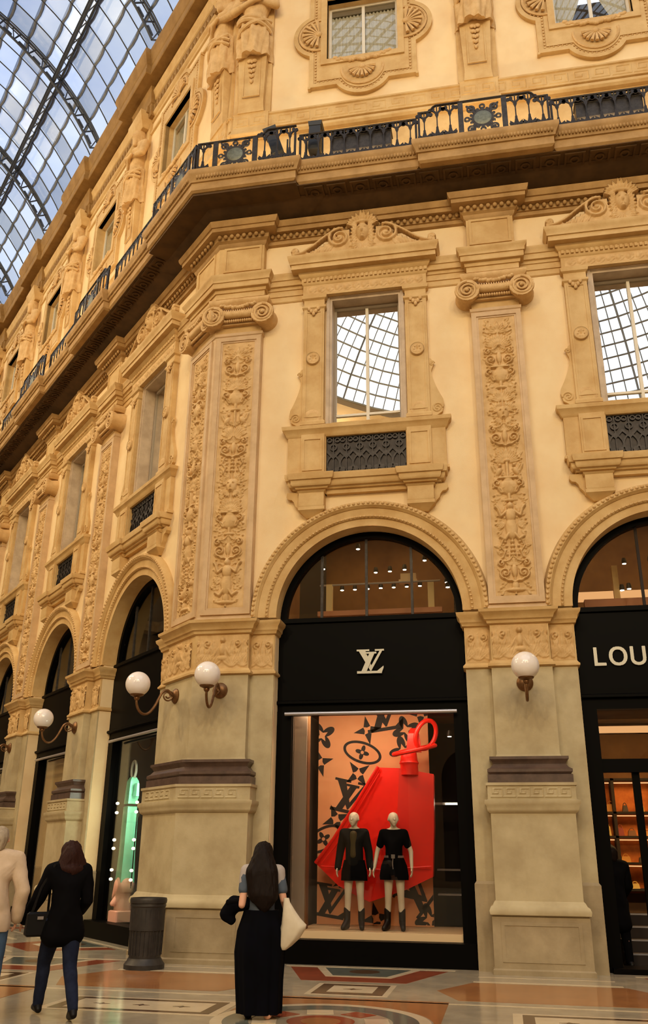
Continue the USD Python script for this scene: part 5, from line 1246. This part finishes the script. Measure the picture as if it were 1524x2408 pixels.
def mannequin(loc, rot, label, short):
    t = thing('mannequin', label, 'mannequin', loc, rot)
    a = .04 if short else 0
    J = dict(hipL=(-.085, 0, .93), hipR=(.085, 0, .93), kneeL=(-.1, .02, .52), kneeR=(.1, .03, .52), ankL=(-.11, -.02, .12), ankR=(.12, 0, .12), toeL=(-.14, .13, .035), toeR=(.16, .15, .035), pelvis=(0, 0, .98), chest=(0, .0, 1.27), shL=(-.17, 0, 1.44), shR=(.17, 0, 1.44),
             elL=(-.235 - a, -.02, 1.17), elR=(.235 + a, -.02, 1.17), wrL=(-.265 - a * .6, .05, .93), wrR=(.265 + a * 1.3, .05, .92), neck=(0, -.01, 1.5), head=(0, .02, 1.66))
    m, K = body(J, head_turn=-.35 if short else .3); put('body', MB().tm(m), m_manq, t, True)
    cl = m_blackcloth
    if short:
        put('top', MB().tm(garment(K, [('pelvis', 'chest'), ('chest', 'shL', 'shR'), ('shL', 'slL'), ('shR', 'slR')], .022, .035, over=dict(slL=((-.225, -.01, 1.27), .062), slR=((.225, -.01, 1.27), .062)))), cl, t, True)
        put('skirt', rings([(.74, 0, 0, .23, .16), (.8, 0, 0, .235, .165), (.95, 0, 0, .21, .15), (1.08, 0, 0, .155, .125), (1.1, 0, 0, .15, .12)], fold=.02), cl, t, 50)
        put('belt', rings([(1.07, 0, 0, .163, .133), (1.105, 0, 0, .161, .131)]), m_buckle, t, 50, label='silver belt'); put('belt_buckle', MB().loftxy([(-.03, .125), (.03, .125), (.03, .145), (-.03, .145)], [(1.06, 0), (1.12, 0)]).tube([(0, .135, 1.07), (.01, .15, .98), (.0, .16, .9)], .008, 5), m_buckle, t)
    else:
        put('jacket', MB().tm(garment(K, [('pelvis', 'chest'), ('chest', 'shL', 'shR'), ('shL', 'elL'), ('elL', 'wrL'), ('shR', 'elR'), ('elR', 'wrR'), ('pelvis', 'hem')], .028, .035, over=dict(hem=((0, 0, .98), .15)))), m_charc, t, True)
        put('blouse', MB().tm(garment(K, [('a', 'b')], 0, .03, over=dict(a=((0, .085, 1.42), .06), b=((0, .1, 1.1), .06)))), m_olive, t, True, label='olive blouse')
        put('skirt', rings([(.72, 0, 0, .215, .15), (.85, 0, 0, .21, .15), (1.0, 0, 0, .175, .14), (1.03, 0, 0, .17, .135)], fold=.01), cl, t, 50)
    for q in 'LR':
        p = np.array(J['ank' + q]); tq = np.array(J['toe' + q])
        put('boot', MB().tm(garment({}, [('a', 'b'), ('b', 'c', 'd')], 0, .03, over=dict(a=(p + (0, -.005, .17), .055), b=(p, .052), c=(tq, .038), d=(p + (0, -.045, -.075), .038)))), m_boot, t, True)
    return t
mannequin(R(-2.42, .437, -.8), 180, 'left mannequin in a black jacket over an olive blouse and short skirt', False)
mannequin(R(-1.77, .437, -.82), 180, 'right mannequin in a short-sleeved black dress with a silver belt', True)

# woman in the middle: long black robe, long dark hair, white bag, seen from behind
p1 = thing('person', 'woman seen from behind in wide black clothes with very long dark hair', 'person', (-2.55, 9.78, 0), 10)
J = dict(hipL=(-.09, 0, .9), hipR=(.09, 0, .9), kneeL=(-.1, .02, .5), kneeR=(.1, .04, .5), ankL=(-.09, -.02, .09), ankR=(.11, -.06, .09), toeL=(-.1, .12, .035), toeR=(.13, .1, .035), pelvis=(0, 0, .95), chest=(0, 0, 1.22), shL=(-.165, 0, 1.37), shR=(.165, 0, 1.37),
         elL=(-.2, -.09, 1.05), elR=(.23, -.02, 1.1), wrL=(-.17, .06, 1.24), wrR=(.24, .1, 1.02), neck=(0, -.01, 1.42), head=(.0, .02, 1.54))
m, K = body(J, hands={'L': (0, .25, 1), 'R': (0, .2, -1)}); put('body', MB().tm(m), m_skin, p1, True)
put('shoulder_yoke', MB().tm(garment(K, [('shL', 'slL'), ('shL', 'shR', 'neck'), ('shR', 'slR')], .026, .035, over=dict(slL=((-.185, -.03, 1.27), .062), slR=((.185, -.01, 1.27), .062), neck=((0, -.01, 1.4), .05)))), m_card, p1, True, label='pale printed shoulder of the shirt')
put('shirt', MB().tm(ripple(garment(K, [('pelvis', 'chest'), ('chest', 'shL', 'shR'), ('shL', 'slL'), ('shR', 'slR')], .02, .035, over=dict(slL=((-.19, -.05, 1.2), .06), slR=((.21, -.01, 1.2), .06))), 0.008, 12, 12)), m_bluegrey, p1, True)
put('trousers', rings([(.045, .01, 0, .215, .17), (.1, .01, 0, .22, .175), (.35, .0, 0, .235, .18), (.6, .0, -.01, .255, .19), (.8, 0, -.01, .24, .19), (.95, 0, 0, .195, .16), (1.0, 0, 0, .185, .155)], n=96, fold=.075, nf=8), m_navy, p1, 60)
put('hair', MB().tm(ripple(garment({}, [('a', 'b'), ('b', 'c', 'c2'), ('c', 'd', 'c2', 'd2'), ('d', 'e', 'd2')], 0, .03, over=dict(a=((0, .02, 1.575), .1), b=((0, -.02, 1.52), .105), c=((-.08, -.09, 1.36), .09), c2=((.08, -.09, 1.36), .09), d=((-.06, -.13, 1.16), .08), d2=((.1, -.13, 1.14), .08), e=((.04, -.13, 1.03), .05))), 0.011, 3.5, 45)), m_hairdk, p1, True)
for sg in (-1, 1): put('shoe', MB().tm(garment({}, [('a', 'b')], 0, .03, over=dict(a=((sg * .1, -.05 if sg < 0 else -.09, .045), .042), b=((sg * .115, .12 if sg < 0 else .09, .036), .034)))), m_skin if sg > 0 else m_shoe, p1, True)
def sack(R_, m, name, label, cat, loc, rot=0):
    t = thing(name, label, cat, loc, rot); return t
wb = thing('shopping_bag', 'limp off-white cloth bag hanging at the right side of the robed woman', 'bag', (-2.2, 9.74, 0), 0)
put('bag', rings([(.63, -.09, 0, .02, .02), (.67, -.07, 0, .06, .05), (.74, -.03, 0, .1, .07), (.83, .0, 0, .13, .075), (.87, .01, 0, .13, .07), (.93, -.02, 0, .095, .06), (1.0, -.045, 0, .065, .05), (1.08, -.07, 0, .035, .03), (1.12, -.075, 0, .028, .02)], fold=.05, nf=5), m_bagw, wb, 60)
put('strap', MB().tube([(-.075, 0, 1.11), (-.08, .05, 1.03), (-.1, .12, .98)], .012, 6), m_bagw, wb)
hb = thing('draped_coat', 'dark coat draped over the left arm of the robed woman', 'coat', (-2.84, 9.76, 0), 0)
put('coat', MB().tm(ripple(garment({}, [('a', 'b'), ('b', 'c'), ('c', 'd')], 0, .03, over=dict(a=((.12, -.03, 1.06), .07), b=((-.0, 0, 1.05), .085), c=((-.08, 0, .95), .075), d=((-.03, 0, .9), .05))), .014, 8, 8)), m_navy, hb, True); put('lining_fold', MB().tm(garment({}, [('a', 'b')], 0, .03, over=dict(a=((.1, -.07, 1.09), .03), b=((-.05, -.06, 1.07), .03)))), m_blackcloth, hb, True)




# woman on the left walking away: black jacket, dark jeans, auburn hair
p2 = thing('person', 'woman walking away in a black jacket and dark jeans with auburn shoulder-length hair', 'person', (-4.53, 9.28, 0), 40)
J = dict(hipL=(-.085, 0, .87), hipR=(.085, 0, .87), kneeL=(-.1, .24, .48), kneeR=(.1, -.04, .46), ankL=(-.1, .3, .1), ankR=(.1, -.32, .12), toeL=(-.1, .44, .05), toeR=(.11, -.19, .035), pelvis=(0, 0, .92), chest=(.0, .0, 1.2), shL=(-.17, .0, 1.36), shR=(.17, 0, 1.36),
         elL=(-.27, .1, 1.08), elR=(.22, -.02, 1.08), wrL=(-.33, .33, .88), wrR=(.2, .18, .96), neck=(.01, .01, 1.42), head=(.02, .06, 1.54))
m, K = body(J); put('body', MB().tm(m), m_skin, p2, True)
put('jeans', MB().tm(ripple(garment(K, [('pelvis', 'hipL', 'hipR'), ('hipL', 'thighL'), ('thighL', 'kneeL'), ('kneeL', 'calfL'), ('calfL', 'ankL'), ('hipR', 'thighR'), ('thighR', 'kneeR'), ('kneeR', 'calfR'), ('calfR', 'ankR')], .014), 0.006, 14, 8)), m_denimdark, p2, True)
put('jacket', MB().tm(ripple(garment(K, [('chest', 'shL', 'shR'), ('shL', 'shR', 'neck'), ('chest', 'waist'), ('waist', 'h1', 'h2'), ('shL', 'elL'), ('elL', 'wrL'), ('shR', 'elR'), ('elR', 'wrR')], .03, over=dict(waist=((0, 0, 1.0), .15), h1=((-.09, -.01, .76), .13), h2=((.1, 0, .77), .13), neck=((.01, 0, 1.4), .085))), 0.012, 7, 9)), m_blackcloth, p2, True)
put('hair', MB().tm(ripple(garment({}, [('a', 'b'), ('b', 'c', 'd'), ('c', 'd', 'e')], 0, .03, over=dict(a=((.02, .06, 1.56), .105), b=((.02, .02, 1.52), .11), c=((-.08, -.02, 1.39), .065), d=((.13, .0, 1.38), .065), e=((.03, -.05, 1.37), .07))), 0.011, 3.5, 45)), m_hairbr, p2, True)
for q in 'LR':
    p, tq = np.array(J['ank' + q]), np.array(J['toe' + q]); put('shoe', MB().tm(garment({}, [('a', 'c', 'd')], 0, .03, over=dict(a=(p + (0, 0, -.01), .045), c=(tq, .034), d=(p + (0, -.045, -.05), .035)))), m_shoe, p2, True)
b2 = thing('shoulder_bag', 'black leather shoulder bag hanging at the left hip of the woman in jeans', 'bag', (-4.74, 9.15, 0), 40)
put('bag', MB().loft([(-.13, -.05), (.13, -.05), (.13, .05), (-.13, .05)], [(.74, -.02), (.76, 0), (.95, -.01), (.97, -.03)]), m_shoe, b2); put('strap', MB().tube([(-.08, 0, .96), (-.02, -.04, 1.2), (.08, -.1, 1.42), (.14, 0, 1.43), (.1, .1, 1.3), (.1, .08, .96)], .014, 6), m_shoe, b2); put('clasp', MB().box(-.03, .03, .05, .058, .9, .93), m_buckle, b2)

# man at the left edge: cream sweater, blue jeans
p3 = thing('person', 'man in a cream sweater and blue jeans, cut by the left photo edge', 'person', (-5.13, 8.85, 0), 25)
J = dict(hipL=(-.09, 0, .92), hipR=(.09, 0, .92), kneeL=(-.1, .1, .5), kneeR=(.1, .0, .5), ankL=(-.1, .2, .09), ankR=(.11, -.08, .1), toeL=(-.11, .34, .04), toeR=(.12, .06, .04), pelvis=(0, 0, .98), chest=(0, .0, 1.29), shL=(-.2, .0, 1.47), shR=(.2, 0, 1.47),
         elL=(-.28, -.02, 1.18), elR=(.29, -.03, 1.17), wrL=(-.28, .12, .95), wrR=(.26, .1, .92), neck=(0, -.01, 1.53), head=(0, .03, 1.66))
m, K = body(J); put('body', MB().tm(m), m_skin, p3, True)
put('jeans', MB().tm(ripple(garment(K, [('pelvis', 'hipL', 'hipR'), ('hipL', 'thighL'), ('thighL', 'kneeL'), ('kneeL', 'calfL'), ('calfL', 'ankL'), ('hipR', 'thighR'), ('thighR', 'kneeR'), ('kneeR', 'calfR'), ('calfR', 'ankR')], .028), 0.006, 14, 8)), m_denim, p3, True)
put('sweater', MB().tm(ripple(garment(K, [('chest', 'shL', 'shR'), ('shL', 'shR', 'neck'), ('chest', 'waist'), ('waist', 'h1', 'h2'), ('shL', 'elL'), ('elL', 'wrL'), ('shR', 'elR'), ('elR', 'wrR')], .036, over=dict(waist=((0, 0, 1.1), .165), h1=((-.06, 0, .95), .135), h2=((.06, 0, .95), .135), neck=((0, 0, 1.5), .085))), 0.014, 9, 7)), m_cream, p3, True)
put('sweater_hem', rings([(.8, 0, 0, .2, .16), (.84, 0, 0, .212, .172), (.9, 0, 0, .212, .172), (.96, 0, 0, .2, .165)], fold=.01), m_cream, p3, 50)
put('hair', MB().tm(ripple(garment({}, [('a', 'b'), ('b', 'c')], 0, .03, over=dict(a=((0, .03, 1.71), .085), b=((0, -.02, 1.67), .09), c=((0, -.04, 1.6), .06))), 0.011, 3.5, 45)), m_hairgr, p3, True)
for q in 'LR':
    p, tq = np.array(J['ank' + q]), np.array(J['toe' + q]); put('shoe', MB().tm(garment({}, [('a', 'c', 'd')], 0, .03, over=dict(a=(p + (0, 0, -.01), .05), c=(tq, .04), d=(p + (0, -.05, -.055), .038)))), m_shoe, p3, True)

# shopper inside the entrance
p4 = thing('person', 'dark-clothed shopper standing inside the lit entrance, seen as a silhouette', 'person', R(1.64, .0, -.93), 20)
J = dict(hipL=(-.085, 0, .9), hipR=(.085, 0, .9), kneeL=(-.1, .03, .5), kneeR=(.1, .0, .5), ankL=(-.1, .0, .09), ankR=(.11, -.03, .1), toeL=(-.11, .14, .04), toeR=(.12, .12, .04), pelvis=(0, 0, .95), chest=(0, .0, 1.25), shL=(-.18, .0, 1.42), shR=(.18, 0, 1.42), elL=(-.24, .03, 1.14), elR=(.24, .03, 1.14), wrL=(-.15, .2, 1.1), wrR=(.2, .18, .98), neck=(0, -.01, 1.48), head=(0, .03, 1.61))
m, K = body(J); put('body', MB().tm(m), m_skin, p4, True)
put('coat', MB().tm(ripple(garment(K, [('chest', 'shL', 'shR'), ('shL', 'shR', 'neck'), ('chest', 'waist'), ('waist', 'h1', 'h2'), ('shL', 'elL'), ('elL', 'wrL'), ('shR', 'elR'), ('elR', 'wrR')], .035, over=dict(waist=((0, 0, 1.05), .15), h1=((-.08, 0, .6), .13), h2=((.08, 0, .6), .13), neck=((0, 0, 1.46), .08))), 0.014, 8, 8)), m_blackcloth, p4, True)
put('trousers', MB().tm(garment(K, [('hipL', 'kneeL'), ('kneeL', 'ankL'), ('hipR', 'kneeR'), ('kneeR', 'ankR')], .02)), m_blackcloth, p4, True)
put('hair', MB().tm(ripple(garment({}, [('a', 'b'), ('b', 'c')], 0, .03, over=dict(a=((0, .03, 1.65), .09), b=((0, -.02, 1.62), .092), c=((0, -.03, 1.54), .07))), 0.011, 3.5, 45)), m_hairdk, p4, True)
for q in 'LR':
    p, tq = np.array(J['ank' + q]), np.array(J['toe' + q]); put('shoe', MB().tm(garment({}, [('a', 'c', 'd')], 0, .03, over=dict(a=(p + (0, 0, -.01), .048), c=(tq, .038), d=(p + (0, -.05, -.055), .038)))), m_shoe, p4, True)

# ---------------------------------------------------------------- inlaid marble floor
def F_(name, c1, c2, s=3): return M(name, c1, c2, rough=.13, spec=.55, scale=s, detail=7, lo=.3, hi=.7)
f_grey = F_('marble_grey', 'a8987c', '8d7e66'); f_white = F_('marble_cream', 'd4c09e', 'c4af8c'); f_brown = F_('marble_brown', '523824', '42301f'); f_orange = F_('marble_orange', 'a06a3c', '8a5730', 1.5); f_red = F_('marble_red', '8c452a', '783822'); f_green = F_('marble_green', '5f5f50', '4c4c40')
fl = thing('floor', 'polished marble floor inlaid with orange, cream and grey bands and diamonds', None, (0, 0, 0), 0, kind='structure')
put('marble_slab', MB().flat(hull.union(Polygon([pA, pB, tuple(W), pF])).buffer(.4), -.2, 0), f_grey, fl)
def tile(poly, m, z=.002, rot=None):
    if rot: poly = affinity.translate(affinity.rotate(poly, -45, origin=(0, 0)), *W)
    if poly.is_empty: return
    put('inlay', MB().flat(poly, -.01, z), m, fl, False)
def dia(x, y, a=.1, b=.055): return Polygon([(x - a, y), (x - a * .3, y + b * .3), (x, y + b), (x + a * .3, y + b * .3), (x + a, y), (x + a * .3, y - b * .3), (x, y - b), (x - a * .3, y - b * .3)])
def motif_bay(dx, tr=None, solid=None):
    """one bay of the pavement; coordinates measured in front of the display window, y away from the viewer"""
    def T(p, m, z=.002):
        p = affinity.translate(p, dx, 0)
        if tr: p = affinity.translate(affinity.rotate(affinity.translate(p, 0, -YW), -45, origin=(0, 0)), *W)
        tile(p, m, z)
    T(sbox(-4.54 - .9, 13.62, -4.54 + .9, 13.68), f_white); T(sbox(-4.54 - .95, 13.1, -4.54 + .95, 13.2), f_white); T(sbox(-4.54 - .95, 13.2, -4.54 + .95, 13.62), f_brown.__class__ and f_grey, .001)
    T(Polygon([(-5.9, 12.2), (-5.5, 13.02), (-3.55, 13.02), (-3.05, 12.2), (-3.5, 11.45), (-5.6, 11.45)]), f_orange)
    T(sbox(-5.0, 9.78, -3.0, 10.72), f_white, .002); T(sbox(-4.9, 9.86, -3.1, 10.64) - sbox(-4.78, 9.95, -3.22, 10.55), f_brown, .004)
    for i in range(3): T(dia(-4.45 + .46 * i, 10.25), f_brown, .004)
    T(Polygon([(-3.2, 14.1), (-2.75, 12.72), (-1.35, 12.72), (-.9, 14.1)]), f_red, .002); T(Polygon([(-2.8, 14.1), (-2.5, 13.15), (-1.6, 13.15), (-1.3, 14.1)]), f_white, .004); T(Polygon([(-2.68, 14.1), (-2.42, 13.27), (-1.68, 13.27), (-1.42, 14.1)]), f_green, .005)
    T(Point(-2.05, 13.75).buffer(.22, 4), f_brown, .006)
    T(sbox(-2.45, 11.5, -1.45, 12.5), f_white, .002); T(sbox(-2.38, 11.57, -1.52, 12.43), f_brown, .004); T(sbox(-2.22, 11.74, -1.66, 12.28), f_white, .006); T(dia(-1.94, 12.0, .12, .07), f_brown, .008)
    c = Point(-1.9, 9.75); T(sbox(-2.95, 9.2, -.72, 11.3) - c.buffer(1.12, 24), f_orange, .002); T(c.buffer(1.1, 24) - c.buffer(.98, 24), f_white, .003); T(c.buffer(.98, 24) - c.buffer(.72, 24), f_green, .003)
    for i in range(8):
        a = i * PI / 4 + .2; T(affinity.rotate(sbox(-.13, .48, .13, .7), math.degrees(a), origin=(0, 0)).buffer(0) if 0 else affinity.translate(affinity.rotate(sbox(-.14, .44, .14, .68), math.degrees(a), origin=(0, 0)), c.x, c.y), f_red if i % 2 else f_white, .004)
    T(c.buffer(.34, 16), f_red, .004); T(c.buffer(.2, 12), f_orange, .006)
    T(sbox(-5.9, 11.16, -.9, 11.22), f_white, .002); T(sbox(-3.3, 14.2, -.8, 14.28), f_white, .002)
for k in (-1, 0, 1): motif_bay(4.98 * k)
for k in range(4): motif_bay(-BAY_L[k] + 2.045, True)
